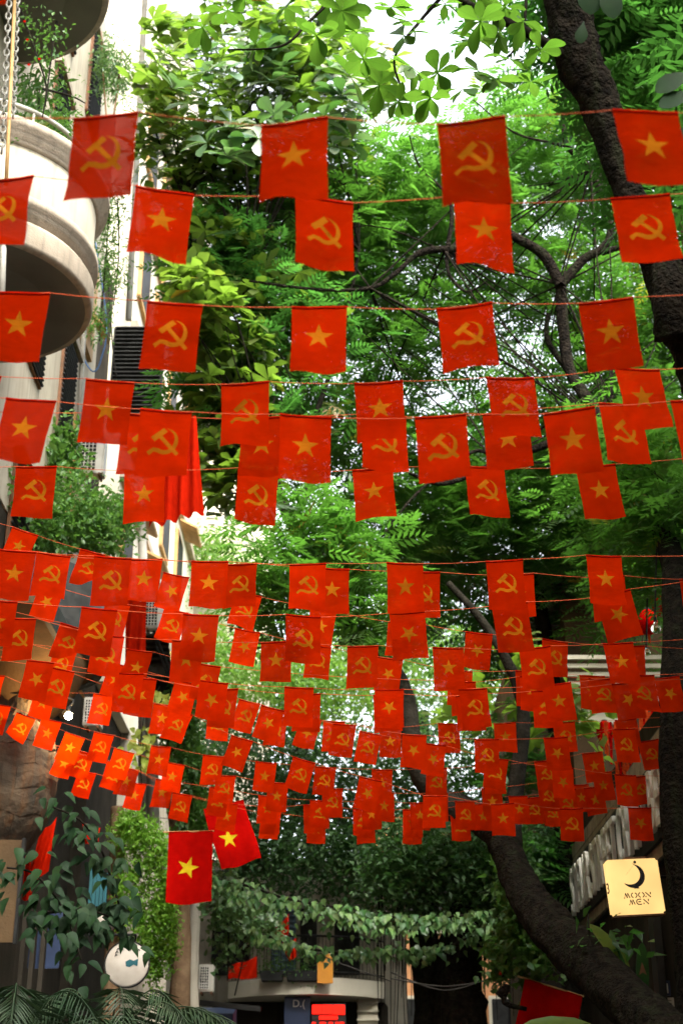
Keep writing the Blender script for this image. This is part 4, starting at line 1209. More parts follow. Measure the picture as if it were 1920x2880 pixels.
for px_, py, Y, r, lab in ((1843, 1768, 17.5, .065, 'clear unlit glass bulb on a black cord, right side'), (1818, 1835, 18.5, .045, 'smaller unlit glass bulb below the first one, right side'), (1866, 1905, 18.5, .04, 'lowest unlit glass bulb near the right edge')):
    c = at(px_, py, Y)
    t = thing('glass_bulb', c, lab, 'lamp', 'unlit glass bulbs')
    lathe('glass', [(.001, -r), (r * .5, -r * .87), (r * .87, -r * .5), (r, 0), (r * .87, r * .5), (r * .5, r * .87), (r * .28, r * 1.3), (r * .28, r * 1.5)], m_, t, 20, c)
    lathe('socket', [(r * .35, r * 1.45), (r * .35, r * 2.4), (.01, r * 2.5)], M['dark'], t, 10, c)
    tube('cord', [c + Vector((0, 0, r * 2.4)), at(px_ + 2, py - 230, Y)], .012, M['black'], t, 5, 1)

# ------------------------------------------------------------------ far street end: balcony house
YB = 30.0
b5 = thing('balcony_house', (-1, 32, 0), 'weathered house with curved balcony slab at the far end of the street', 'building')
a = at(560, 2420, 32); b = at(1120, 2880, 32)
bm = bmesh.new(); add_box(bm, a.x - .6, b.x + .2, 32, 38, 0, a.z); bm_obj('wall', bm, M['concrete'], b5)
# curved slab
pts_f = []
for k in range(21):
    t = k / 20; px_ = 632 + (1085 - 632) * t
    p_ = at(px_, 2772 + 26 * (t - .45) ** 2 * 4 * (1 if t > .45 else .6), YB)
    pts_f.append((p_.x, YB + .9 * (2 * t - 1) ** 2, p_.z))
zt = at(800, 2748, YB).z; zl = at(800, 2796, YB).z
bm = bmesh.new()
top, bot = [], []
for x, y, z in pts_f:
    top.append(bm.verts.new((x, y, zt))); bot.append(bm.verts.new((x, y, zl)))
tb = [bm.verts.new((pts_f[0][0], 32, zt)), bm.verts.new((pts_f[-1][0], 32, zt))]; bb = [bm.verts.new((pts_f[0][0], 32, zl)), bm.verts.new((pts_f[-1][0], 32, zl))]
for i in range(20): bm.faces.new((bot[i], bot[i + 1], top[i + 1], top[i]))
bm.faces.new(top + [tb[1], tb[0]]); bm.faces.new(bot[::-1] + [bb[0], bb[1]])
bm.faces.new((tb[0], bb[0], bot[0], top[0])); bm.faces.new((top[-1], bot[-1], bb[1], tb[1]))
bm_obj('balcony_slab', bm, M['white'], b5)
rl = tube('railing', [(x, y + .08, zt + .82) for x, y, z in pts_f], .022, M['dark'], b5, 6, 2)
tube('lower_rail', [(x, y + .08, zt + .12) for x, y, z in pts_f], .016, M['dark'], rl, 6, 2)
for k in range(44):
    t = k / 43 * 20; i = min(int(t), 19); f_ = t - i
    x = pts_f[i][0] * (1 - f_) + pts_f[i + 1][0] * f_; y = pts_f[i][1] * (1 - f_) + pts_f[i + 1][1] * f_ + .08
    tube('baluster', [(x, y, zt + .02), (x + .015 * (-1) ** k, y, zt + .4), (x, y, zt + .82)], .009, M['dark'], rl, 4, 2)
a, b = at(893, 2684, YB - .15), at(936, 2766, YB - .15)
op = thing('orange_board', (a.x, YB, b.z), 'plain orange board fixed to the far balcony railing', 'board')
ubox('board', (a.x, b.x, YB - .2, YB - .16, b.z, a.z), M['orange'], op)
for i, (x0, x1) in enumerate(((730, 800), (803, 905))):
    a, b = at(x0, 2730, YB - .1), at(x1, 2760, YB - .1)
    pt = thing('planter_box', ((a.x + b.x) / 2, YB, b.z), ('black planter box on the left part of the far balcony', 'black planter box right beside the orange board')[i], 'planter')
    bm = bmesh.new(); add_box(bm, a.x, b.x, YB - .14, YB + .06, b.z, a.z)
    for v in bm.verts:
        if v.co.z < (a.z + b.z) / 2: v.co.x += .04 * (1 if v.co.x < (a.x + b.x) / 2 else -1)
    bmesh.ops.bevel(bm, geom=bm.edges[:], offset=.015, segments=1, affect='EDGES')
    bm_obj('box', bm, M['dark'], pt)
    crown_leaves('foliage', [((x0 + x1) / 2, 2718, YB, (x1 - x0) * .45, 14, .12)], 240, .07, L['shrub'], pt)
# shuttered opening and door behind the balcony
for k, (x0, x1, m_, nm) in enumerate(((765, 792, 'blue', 'shutter'), (795, 830, 'blue', 'shutter'), (600, 700, 'dark', 'opening'), (845, 890, 'dark', 'opening'), (940, 1010, 'dark', 'opening'))):
    a, b = at(x0, 2555, 31.9), at(x1, 2742, 31.9)
    s_ = ubox(nm, (a.x, b.x, 31.88 - .03 * (m_ == 'blue'), 31.99, b.z, a.z), M[m_], b5)
    if m_ == 'blue':
        for j in range(12):
            zz_ = b.z + (a.z - b.z) * (j + .5) / 12
            ubox('slat', (a.x + .02, b.x - .02, 31.80, 31.846, zz_ - .03, zz_ + .03), M['blue'], s_, Matrix.Rotation(R(-25), 4, 'X'))
a, b = at(572, 2440, 31.9), at(700, 2540, 31.9)
for k in range(3):
    x0 = a.x + (b.x - a.x) * k / 3
    w_ = ubox('window_frame', (x0, x0 + (b.x - a.x) / 3 - .06, 31.9, 31.995, b.z, a.z), M['pipe'], b5)
    ubox('pane', (x0 + .06, x0 + (b.x - a.x) / 3 - .12, 31.88, 31.897, b.z + .06, a.z - .06), M['dark'], w_)
a, b = at(1005, 2785, 31), at(1062, 2880, 31)
ubox('white_pier', (a.x, b.x, 30.9, 31.3, 0, a.z), M['white'], b5)
for k in range(5):
    zz_ = a.z - .06 - k * .17
    ubox('pier_rail', (a.x - .02, b.x + .02, 30.84, 30.895, zz_ - .04, zz_), M['white'], b5)
ubox('lower_wall', (at(600, 2800, 31.5).x, at(1090, 2800, 31.5).x, 31.4, 31.9, 0, zl - .02), M['darkwall'], b5)
# lit signs under the balcony
a, b = at(800, 2803, YB + .3), at(872, 2905, YB + .3)
ns = thing('navy_sign', (a.x, YB + .3, b.z), 'navy sign with white lettering under the far balcony', 'sign')
ubox('panel', (a.x, b.x, YB + .3, YB + .4, b.z, a.z), M['navy'], ns)
text_obj('D.(', 'lettering', M['letter'], ns, Matrix.Translation(at(822, 2832, YB + .29)) @ FACE, .2, .004)
M['led'] = emit_mat('red_led', (1.0, .012, .006), .5)
a, b = at(876, 2822, YB + .2), at(972, 2910, YB + .2)
rs2 = thing('red_lit_sign', (a.x, YB + .2, b.z), 'glowing red block-letter sign under the far balcony', 'sign')
ubox('panel', (a.x, b.x, YB + .22, YB + .3, b.z, a.z), M['black'], rs2)
dx = (b.x - a.x)
for (u0, u1, v0, v1) in ((.02, .3, .05, .34), (.31, .62, .05, .34), (.63, .97, .05, .36), (.22, .76, .40, .52), (.02, .12, .6, .95), (.24, .42, .6, .95), (.5, .62, .6, .95), (.7, .95, .6, .95)):
    ubox('lit_block', (a.x + dx * u0, a.x + dx * u1, YB + .19, YB + .215, a.z + (b.z - a.z) * v1, a.z + (b.z - a.z) * v0), M['led'], rs2)
# stray street clutter: dark awning, stove pipe
ad = thing('dark_awning', at(600, 2850, 27), 'dark blue folded awning at the bottom left of the far house', 'awning')
a, b = at(555, 2835, 27), at(655, 2885, 27)
ubox('sheet', (a.x, b.x, 27, 27.9, b.z, a.z), M['navy'], ad, Matrix.Rotation(R(12), 4, 'X'))
ubox('front_bar', (a.x + .05, b.x + .5, 26.85, 26.92, a.z - .02, a.z + .07), M['dark'], ad, Matrix.Rotation(R(6), 4, 'Y'))
# far wires
for k, (pa, pb, Y, sag) in enumerate((((440, 2300), (1460, 2330), 40, .1), ((720, 2590), (1100, 2760), 29, .1), ((1100, 2752), (1400, 2752), 24, .12), ((1100, 2735), (1395, 2745), 24.3, .25))):
    p_, q_ = at(*pa, Y), at(*pb, Y)
    tag(tube('overhead_wire', [p_, p_.lerp(q_, .5) - Vector((0, 0, sag)), q_], .012, M['wire'], None, 5, 8), ('thin dark wire crossing high behind the lowest flags', 'thin wire slanting in front of the far balcony', 'pale wire strung between trunks below the vine garland', 'slacker wire just above the pale one')[k], 'wire')
# orange-brick house seen behind the banyan
b6 = thing('orange_house', (3, 47, 0), 'sunlit orange house glimpsed behind the hanging roots', 'building')
M['orangewall'] = pbr('orange_plaster', (.62, .30, .13), (.5, .24, .11), 1.5, .9)
bm = bmesh.new(); add_box(bm, .8, 7, 47, 52, 0, 12); bm_obj('wall', bm, M['orangewall'], b6)
for xx in (1.4, 3.0, 4.6):
    for zz_ in (4.6, 8.2):
        w_ = ubox('window_frame', (xx, xx + 1, 46.9, 46.998, zz_, zz_ + 1.7), M['white'], b6)
        ubox('pane', (xx + .1, xx + .9, 46.88, 46.898, zz_ + .1, zz_ + 1.6), M['dark'], w_)

# ------------------------------------------------------------------ larger flags and red cloths
def big_flag(w, h, W, label, starpos=(0, -.5), starR=.2, rot=0, seed=0, pole=True, amp=.03, parent_pole=None):
    r = random.Random(seed)
    p1, p2 = r.uniform(0, 6), r.uniform(0, 6)
    def f(x, z):
        t = -z / h
        return (x + .03 * t * math.sin(6 * x / w + p1) * w, amp * (.3 + t) * math.sin(9 * x / w + p1 + 2 * t) + amp * .5 * math.sin(7 * t + p2), z + .02 * h * t * math.sin(5 * x / w + p2))
    root = bpy.data.objects.new('large_flag', None); link(root, None, W); tag(root, label, 'flag', 'larger red flags')
    meshes = split_flag([star_poly(starpos[0] * w, starpos[1] * h, starR * w, rot)[::-1]], f, w, h, 12, 14, 'large_flag', M['bigred'], M['bigyellow'], .02)
    for nm, me in zip(('cloth', 'star', 'hem'), meshes):
        mobj(nm, me, None, root, W)
    if pole:
        V, F = tube_arrays([(-w * .62, 0, -.004), (w * .52, 0, -.004)], [.014, .012], 6)
        me = bpy.data.meshes.new('pole'); me.from_pydata([tuple(v) for v in V], [], [q if q[2] != q[3] else q[:3] for q in F]); mobj('pole', me, M['ochre'], root, W)
    return root
zf = 23.5
big_flag(.73, 1.16, Matrix.Translation(atz(537, 2338, zf)) @ Matrix.Rotation(R(-1.5), 4, 'Y'), 'bright red flag with large yellow star on a horizontal pole, lower left', (-.06, -.5), .245, R(18), 1)
big_flag(.74, 1.1, Matrix.Translation(atz(628, 2262, 25)) @ Matrix.Rotation(R(-18), 4, 'Y') @ Matrix.Rotation(R(20), 4, 'Z'), 'red flag blown sideways behind the bright one, half veiled by creeper', (-.1, -.55), .25, R(8), 2, False, .05)
big_flag(.95, 1.25, Matrix.Translation(atz(1556, 2776, 21)) @ Matrix.Rotation(R(14), 4, 'Y') @ Matrix.Rotation(R(18), 4, 'Z'), 'dark red flag with star at the bottom right below the leaning trunk', (-.05, -.62), .22, 0, 3, True, .03)
def red_cloth(name, quad, Y, label, folds=5, amp=.06, cat='banner', n=18):
    """a hanging cloth with folds: quad of photo corners tl,tr,br,bl"""
    tl, tr, br, bl = [at(*q, Y) for q in quad]
    V, F = [], []
    for i in range(n + 1):
        for j in range(n + 1):
            u, v = i / n, j / n
            p_ = tl.lerp(tr, u).lerp(bl.lerp(br, u), v)
            V.append((p_.x, p_.y + amp * math.sin(folds * 2 * math.pi * u + 2 * v) * (.4 + .6 * v) + amp * .5 * math.sin(5 * v + 9 * u), p_.z + .02 * math.sin(7 * u)))
    for i in range(n):
        for j in range(n):
            a_ = i * (n + 1) + j; F.append((a_, a_ + n + 1, a_ + n + 2, a_ + 1))
    me = bpy.data.meshes.new(name); me.from_pydata(V, [], F); me.polygons.foreach_set('use_smooth', [True] * len(me.polygons))
    o = mobj(name, me, M['satin']); return tag(o, label, cat)
M['satin'] = cloth_mat('red_satin', (.36, .01, .002), (.42, .014, .002), .35, rough=.4)
red_cloth('red_banner', ((430, 1160), (552, 1170), (572, 1440), (418, 1482)), 20.5, 'folded red satin banner hanging behind the small flags at left', 4, .13)
red_cloth('red_banner', ((352, 1680), (412, 1690), (408, 1900), (352, 1885)), 24, 'narrow red banner hanging over the dark stair at left', 2, .06)
for q, Y, lab in ((((110, 2350), (160, 2300), (135, 2450), (70, 2500)), 20.6, 'crumpled red cloth glowing dimly behind dark leaves at far left'),
                  (((232, 2315), (282, 2330), (275, 2385), (240, 2375)), 21, 'small red flag corner between dark leaves and the tan trunk'),
                  (((40, 2410), (90, 2400), (88, 2530), (52, 2535)), 20.6, 'torn red cloth strip lowest behind the dark leaves'),
                  (((768, 2620), (812, 2570), (812, 2622), (800, 2650)), 28.5, 'small red pennant caught in the vine garland'),
                  (((788, 2655), (832, 2640), (833, 2690), (815, 2705)), 28.5, 'red pennant hanging point down below the garland'),
                  (((642, 2720), (722, 2690), (722, 2750), (640, 2755)), 28.8, 'slack red cloth over the corner of the far balcony'),
                  (((1396, 2740), (1440, 2720), (1425, 2745), (1392, 2752)), 24, 'scrap of red cloth among leaves below the leaning trunk')):
    red_cloth('red_cloth', q, Y, lab, 2, .05, 'cloth', 10)
# ------------------------------------------------------------------ trees
def limb(name, pts, r0, r1, mat, parent, seg=10, rough=.06, n=7, furrow=.1):
    return tube(name, [at(*p) for p in pts], np.linspace(r0, r1, 6), mat, parent, seg, n, rough, None, furrow)

def dp(blobs, k):
    return [(b[0], b[1], b[2] * k, b[3], b[4], b[5] * k) + tuple(b[6:]) for b in blobs]

def twigs(parent, starts, blobs, mat, r=.02, k=3):
    """fine branching from given points out to random crown points"""
    paths = []
    c, _ = blob_points(blobs, len(starts) * k)
    for i, q in enumerate(c):
        s = Vector(starts[i % len(starts)]); q = Vector(q)
        m = s.lerp(q, .5) + Vector((rng.normal() * .25, rng.normal() * .25, rng.normal() * .2 + .15))
        paths.append((smooth_path([s, m, q], 6), r, r * .25))
    o = tubes_joined('twigs', paths, mat, parent, 5); o['kind'] = 'stuff'
    return o

# T1: the leaning tree on the right whose limb carries the big-leaved crown
t1 = thing('leaning_tree', at(1990, 3300, 14), 'big dark tree leaning in from the lower right, its limb carrying the broad-leaved crown', 'tree')
tube('trunk', [at(*q) for q in [(2010, 3080, 13.4), (1900, 2945, 13.8), (1800, 2850, 14.6), (1690, 2745, 15.8), (1625, 2685, 16.6), (1555, 2615, 17.6), (1485, 2525, 18.6), (1447, 2450, 19.4), (1420, 2385, 20), (1370, 2320, 20.6), (1270, 2260, 21)]], [.27, .26, .25, .26, .27, .27, .25, .22, .21, .21, .19], M['bark'], t1, 40, 12, .02, None, .12)
limb('limb', [(1440, 2420, 20), (1440, 2300, 20.6), (1455, 2180, 20.8), (1470, 2040, 20.9), (1462, 1950, 21), (1420, 1850, 21), (1350, 1740, 21.2), (1260, 1640, 21.4)], .15, .05, M['bark2'], t1, 12, .04)
limb('limb', [(1300, 2290, 20.8), (1220, 2230, 21), (1165, 2130, 21.2), (1138, 1960, 21.4), (1090, 1870, 21.5), (985, 1770, 21.6), (880, 1570, 21.7), (800, 1430, 21.7), (745, 1250, 21.7), (700, 1000, 21.7), (690, 760, 21.6)], .19, .06, M['bark2'], t1, 12, .04)
limb('limb', [(820, 1460, 21.7), (870, 1370, 21.7), (880, 1200, 21.8), (960, 950, 21.8), (1010, 700, 21.8)], .07, .03, M['bark2'], t1, 8)
limb('limb', [(735, 1200, 21.7), (640, 980, 21.6), (560, 800, 21.5), (520, 560, 21.3)], .05, .026, M['bark2'], t1, 8)
B1 = [(640, 330, 16.5, 260, 210, 1.3, 2.2), (860, 300, 17, 250, 230, 1.4, 2), (560, 470, 16.8, 190, 120, 1.0, 1), (1010, 230, 17.5, 130, 130, 1.0, .6), (780, 170, 16.6, 220, 110, 1.0, 1.2), (720, 470, 17.2, 260, 100, 1.2, 1.2), (470, 330, 16.8, 100, 150, .9, .8), (620, 540, 17.2, 190, 90, 1, .9), (900, 480, 17.4, 170, 120, 1, .9), (500, 150, 16.8, 120, 110, .8, .7), (650, 70, 16.8, 190, 70, .8, .8), (900, 110, 17, 170, 90, .8, .8), (430, 250, 16.9, 60, 90, .6, .4)]
B1 = dp(B1, 1.28)
crown_rosettes('crown', B1, 640, 7, .39, L['broad'], t1, (-10, 40), -.7)
twigs(t1, [at(690, 760, 21.6), at(1010, 700, 21.8), at(520, 560, 21.3), at(695, 780, 21.6)], B1, M['bark2'], .026, 9)
B1d = [(880, 1480, 17.8, 160, 110, .8, 1), (760, 1640, 17.6, 130, 100, .8, .8), (1000, 1720, 17.8, 110, 80, .7, .7), (960, 1600, 18, 110, 80, .7, .6)]
B1d = dp(B1d, 1.16)
crown_pinnate('crown', B1d, 120, 7, .46, L['pinnate'], t1, .26)
B1b = [(560, 850, 17.5, 110, 110, .8, 1), (680, 1350, 19, 120, 110, .8, .7), (640, 1000, 18.5, 170, 130, 1, 1), (600, 1290, 19, 110, 90, .7, .6), (660, 1160, 18.6, 130, 120, .9, .7)]
B1b = dp(B1b, 1.17)
crown_rosettes('crown', B1b, 230, 7, .35, L['broad'], t1, (-25, 35))
B1c = [(640, 760, 18.6, 170, 150, 1.2, 1), (820, 900, 18.8, 200, 170, 1.2, 1), (760, 1150, 19, 190, 200, 1.2, 1.1), (560, 700, 18.4, 110, 90, .8, .6), (600, 1130, 19.2, 120, 130, .9, .7)]
B1c = dp(B1c, 1.18)
crown_rosettes('crown', B1c, 230, 7, .36, L['broad'], t1, (-25, 35), -.4)
crown_pinnate('crown', B1c, 130, 7, .5, L['pinnatedark'], t1, .3)
twigs(t1, [at(745, 1240, 21.7), at(765, 1330, 21.7)], B1b, M['bark2'], .022, 14)
# the best visible leaves are leaves of their own
me_b = leaf_mesh('broadpale', OBOV, .52, L['broadpale'], .22, .25)
Bf = [(640, 330, 15.0, 260, 190, .25, 2), (850, 290, 15.4, 240, 200, .3, 2), (770, 150, 15.3, 230, 90, .3, 1), (520, 400, 15.6, 110, 110, .3, .7)]
Bf = dp(Bf, 1.3)
c_, _ = blob_points(Bf, 36)
dirs, ups = rosette_dirs(36, 8, (-5, 45), -.8)
for i in range(36 * 8):
    leaf_obj(me_b, c_[i // 8], dirs[i], ups[i], .43 * random.uniform(.75, 1.2), t1)

# T2: near overhanging tree, dark trunk top right
t2 = thing('overhanging_tree', at(2300, 2600, 9), 'near tree with thick dark trunk slanting up through the top right corner', 'tree')
tube('trunk', [at(*q) for q in [(2250, 2600, 9.8), (2150, 1500, 9.8), (2020, 1080, 9.7), (1930, 900, 9.6), (1845, 720, 9.5), (1758, 520, 9.4), (1690, 300, 9.3), (1625, 160, 9.2), (1590, 0, 9.1), (1550, -160, 9)]], [.32, .3, .27, .22, .15, .12, .16, .185, .18, .17], M['bark'], t2, 36, 14, .025, None, .13)
bb_ = at(1888, 850, 9.5)
limb('burl', [(1880, 740, 9.45), (1884, 840, 9.4), (1900, 950, 9.5)], .13, .16, M['bark'], t2, 14, .1)
limb('limb', [(1640, 190, 9.2), (1480, 90, 9), (1330, 20, 8.8), (1200, -60, 8.7)], .05, .02, M['bark2'], t2, 8)
limb('limb', [(1270, -40, 8.8), (1180, 60, 8.8), (1110, 160, 8.8), (1125, 240, 8.8)], .018, .008, M['bark2'], t2, 6)
limb('limb', [(1010, -80, 8.8), (870, 60, 8.7), (790, 130, 8.7), (640, 140, 8.7)], .016, .006, M['bark2'], t2, 6)
limb('limb', [(1480, -40, 9), (1470, 90, 9), (1430, 160, 9)], .016, .007, M['bark2'], t2, 6)
me_n = leaf_mesh('broadobj', OBOV, .56, L['broadobj'], .14, .18)
NEARL = [me_n, leaf_mesh('broadobj2', OBOV, .47, L['broadobj'], .34, .42), leaf_mesh('broadobj3', [(0, .05), (.2, .3), (.45, .8), (.62, 1.0), (.8, .8), (.93, .4), (1, .04)], .52, L['broadobj'], .05, -.12), leaf_mesh('broadobj4', OBOV, .6, L['broadobj'], .25, .1)]
ROS = [(570, 75), (720, 128), (890, 100), (640, 30), (800, 20), (960, 30), (1135, 100), (1065, 240), (1160, 190), (1150, 60), (1230, 205), (1100, 20), (1430, 165), (1400, 100), (1470, 60), (1520, 140), (1390, 220), (1490, 230), (1250, 10), (1340, 10), (690, -10), (920, -10), (1330, 110), (1350, 60), (1300, 250), (1000, 90), (1020, 165), (985, 215), (1345, 200), (1210, 275), (1120, 285), (1420, 20)]
for i, (x, y) in enumerate(ROS):
    d_, u_ = rosette_dirs(1, 8, (-30, 25))
    c = at(x, y, 8.75 + .25 * math.sin(i * 2.1))
    for k in range(8 if i % 3 else 6):
        leaf_obj(NEARL[(i + k * 5) % 4], c, d_[k], u_[k], random.uniform(.13, .24), t2)
# big near leaves at the top and right edge, silhouette shade put into their colour
for x, y, s_, dx, dz in ((1650, -90, .34, .05, -1), (1690, -60, .3, .3, -1), (1640, 60, .16, -.2, -1), (1960, 200, .3, -1, -.35), (1970, 260, .28, -1, -.15), (1975, 330, .25, -.8, -.9), (1780, -90, .22, .2, -1)):
    leaf_obj(leaf_mesh('nearsilhouette', OBOV, .56, L['darkobj'], .14, .18), at(x, y, 7.4), (dx, .1, dz), (0, -1, .2), s_, t2)
B2 = [(1750, -60, 13, 330, 160, 1.2, 1), (1850, 330, 13.5, 160, 260, 1.2, 1), (1800, 120, 13.5, 220, 150, 1.2, 1), (2080, 500, 11, 160, 400, 1.2, .7)]
crown_pinnate('crown', B2, 260, 7, .42, L['pinnatedark'], t2, .3)
def over(n, lo, hi, size, mat, parent):          # unseen crown added over and behind the camera to cut the light there
    p = rng.uniform(lo, hi, (n, 3)); az = rng.random(n) * 6.28
    d = np.stack([np.cos(az), np.sin(az), rng.uniform(-.4, .4, n)], 1)
    scatter('crown', T_FROND, p, basis(d, np.tile([[0., 0, 1]], (n, 1)) + rng.normal(size=(n, 3)) * .3), size * rng.uniform(.7, 1.3, n), mat, parent, None, 'stuff')
over(700, (-4.4, -14, 8.0), (6, -1.0, 11), .8, L['pinnatedark'], t2)
nw = 600  # unseen crown wedge added above the view to shade the near flags
yw = rng.uniform(.5, 14, nw); pw = np.stack([rng.uniform(-4.6, 5.4, nw), yw, 1.6 + 1.0 * yw + rng.uniform(1.5, 4.0, nw)], 1)
aw_ = rng.random(nw) * 6.28
scatter('crown', T_FROND, pw, basis(np.stack([np.cos(aw_), np.sin(aw_), rng.uniform(-.3, .4, nw)], 1), np.tile([[0., 0, 1]], (nw, 1)) + rng.normal(size=(nw, 3)) * .3), .8 * rng.uniform(.7, 1.3, nw), L['pinnatedark'], t2, None, 'stuff')

# T3: forked feathery tree in the middle right
t3 = thing('feathery_tree', at(1900, 3000, 19), 'forked feathery-leaved tree filling the middle and right of the canopy', 'tree')
tube('trunk', [at(*q) for q in [(1990, 3100, 15.6), (1982, 2800, 15.6), (1955, 2520, 15.6), (1925, 2250, 15.7), (1918, 1950, 15.8), (1908, 1700, 16.4), (1885, 1560, 17.4), (1800, 1380, 19.4), (1690, 1180, 21), (1605, 1050, 21.6), (1583, 920, 21.6), (1575, 800, 21.5)]], [.31, .30, .29, .28, .25, .2, .16, .12, .11, .1, .1, .1], M['bark'], t3, 24, 8, .03, None, .1)
for pts, r0, r1 in (
    ([(1575, 800, 21.4), (1530, 720, 21.3), (1470, 680, 21.2), (1380, 640, 21.2), (1300, 690, 21.3), (1250, 705, 21.3)], .085, .045),
    ([(1578, 800, 21.4), (1640, 730, 21.3), (1690, 700, 21.2), (1715, 640, 21.1), (1660, 480, 20.8), (1590, 400, 20.5), (1585, 260, 20.3)], .075, .03),
    ([(1690, 710, 21.2), (1760, 690, 21.1), (1900, 640, 20.8)], .05, .02),
    ([(1262, 700, 21.3), (1180, 710, 21.2), (1110, 770, 21.2), (1040, 810, 21.2), (900, 815, 21.1), (700, 790, 20.8)], .05, .014),
    ([(1255, 705, 21.3), (1262, 770, 21.2), (1310, 820, 21.1), (1370, 790, 20.9)], .03, .01),
    ([(1260, 690, 21.3), (1270, 600, 21.2), (1250, 540, 21.2), (1180, 470, 21.1), (1150, 380, 20.8)], .035, .01),
    ([(1590, 410, 20.5), (1540, 400, 20.5), (1440, 370, 20.4), (1330, 280, 20.3)], .025, .008),
    ([(1690, 1180, 21.2), (1560, 1240, 22.1), (1400, 1300, 21.8), (1250, 1360, 21.6), (1150, 1330, 21.4)], .07, .02),
    ([(1400, 1300, 21.8), (1330, 1270, 21.6), (1180, 1380, 21.4), (1080, 1500, 21.3), (1000, 1600, 21.2)], .03, .01),
    ([(1640, 1120, 21.0), (1760, 1230, 22.1), (1900, 1200, 21.8)], .05, .02),
    ([(1610, 1060, 22.1), (1540, 960, 22.0), (1540, 880, 21.8)], .05, .03)):
    limb('limb', pts, r0 * 1.3, r1 * 1.3, M['bark'], t3, 8, .05)
B3 = [(1150, 560, 17.5, 230, 170, 1.4, 1.2), (1450, 420, 18, 260, 180, 1.6, 1.3), (1720, 420, 18, 240, 260, 1.5, 1.2), (1450, 760, 18.5, 330, 200, 1.6, 1.3), (1780, 850, 18.5, 260, 260, 1.6, 1.2), (950, 800, 18, 260, 170, 1.4, 1.2), (1150, 980, 18.6, 290, 200, 1.5, 1.2), (820, 640, 18, 200, 130, 1.2, .8), (900, 1200, 19, 200, 190, 1.4, .9), (1130, 1330, 19.4, 260, 170, 1.5, .8), (1480, 1180, 19, 300, 220, 1.6, 1), (1800, 1230, 18.8, 250, 260, 1.6, 1.3), (1560, 1440, 19.5, 330, 170, 1.6, 1.2), (1850, 1560, 19, 220, 240, 1.6, 1.2), (1250, 1530, 20, 220, 120, 1.3, .7), (2050, 1000, 18, 220, 700, 1.6, 1.5), (2200, 600, 17, 300, 600, 2, 1.2), (1780, 1300, 14.4, 150, 190, .9, .7), (1850, 1500, 13.9, 110, 150, .8, .6)]
B3 = dp(B3, 1.3)
crown_pinnate('crown', B3, 2150, 6, .47, L['pinnate'], t3, .32)
twigs(t3, [at(1250, 705, 21.3), at(1040, 810, 21.2), at(1400, 1300, 21.8), at(1660, 480, 20.8), at(1575, 800, 21.5), at(1720, 1230, 20.8)], B3, M['bark'], .02, 12)

# T4: dark feathery tree behind on the right
t4 = thing('shady_tree', at(1700, 3000, 24), 'shady dense tree behind the forked one, dark along the right side', 'tree')
limb('trunk', [(1640, 3200, 28), (1600, 2500, 28), (1560, 2000, 28), (1500, 1600, 28)], .28, .14, M['bark2'], t4, 12)
B4 = [(1620, 1560, 23.5, 330, 200, 1.8, 1.3), (1330, 1480, 24, 300, 180, 1.8, 1), (1800, 1250, 23, 250, 250, 1.8, .9), (1300, 1250, 24, 250, 120, 1.4, .4), (1150, 1650, 25, 240, 120, 1.5, .6), (1420, 1750, 24.5, 160, 130, 1.4, .6), (1515, 2440, 23.5, 45, 130, .8, .4), (1440, 2250, 24, 120, 220, 1.2, .7)]
B4 = dp(B4, 1.2)
crown_pinnate('crown', B4, 430, 7, .6, L['pinnatedark'], t4, .36)
crown_rosettes('crown', [(1560, 1960, 22.5, 150, 150, .8, 1), (1450, 1850, 22.8, 120, 90, .7, .7), (1300, 2000, 23, 110, 110, .7, .7), (1660, 2050, 22.5, 60, 90, .6, .4)], 70, 7, .32, L['broad'], t4, (-25, 30))

# T5: tall trees far down the street
t5 = thing('far_bright_tree', at(900, 3200, 42), 'sunlit yellow-green tree crown far down the street behind the flags', 'tree')
limb('trunk', [(920, 3200, 42), (900, 2600, 42), (860, 2200, 42), (800, 1900, 42)], .4, .15, M['bark2'], t5, 10)
B5 = [(850, 1930, 40, 260, 140, 1.8, 1.6), (620, 1880, 41, 180, 130, 1.6, 1), (1100, 1850, 42, 260, 150, 1.8, 1), (760, 1650, 44, 280, 130, 1.8, .8), (1350, 1900, 41, 180, 150, 1.6, .8), (560, 1560, 45, 120, 60, 1.2, .5), (1600, 1950, 42, 200, 130, 1.5, .7)]
crown_leaves('crown', B5, 26000, .17, L['far'], t5, clump=10, spread=.25)
t6 = thing('far_shady_tree', at(1050, 3200, 36), 'dark tree with forked trunk beyond the lowest flags', 'tree')
limb('trunk', [(1090, 3200, 34), (1092, 2700, 34), (1090, 2540, 34), (1050, 2440, 34), (1020, 2380, 34), (900, 2250, 34)], .24, .1, M['bark'], t6, 10)
limb('limb', [(1090, 2540, 34), (1130, 2460, 34), (1200, 2380, 34), (1250, 2280, 34)], .16, .08, M['bark'], t6, 8)
limb('limb', [(905, 2620, 33), (880, 2540, 33), (820, 2450, 33), (800, 2380, 33), (840, 2280, 33)], .18, .1, M['bark'], t6, 8)
B6 = [(720, 2180, 30, 220, 160, 1.5, 1.4), (950, 2240, 30, 240, 140, 1.6, 1.3), (1250, 2300, 30, 260, 190, 1.6, 1.3), (820, 2410, 29, 190, 100, 1.2, 1.1), (1000, 2430, 29.5, 90, 130, 1, .7), (1330, 2520, 33, 200, 200, 1.5, 1.2), (600, 2080, 34, 130, 120, 1.2, .7), (1180, 2120, 36, 260, 120, 1.5, 1), (680, 2360, 29, 130, 100, 1, .6)]
crown_leaves('crown', B6, 30000, .13, L['fardark'], t6, clump=10, spread=.22)
t6b = thing('street_end_tree', at(1300, 3300, 56), 'dense tree mass closing the street between the far houses', 'tree')
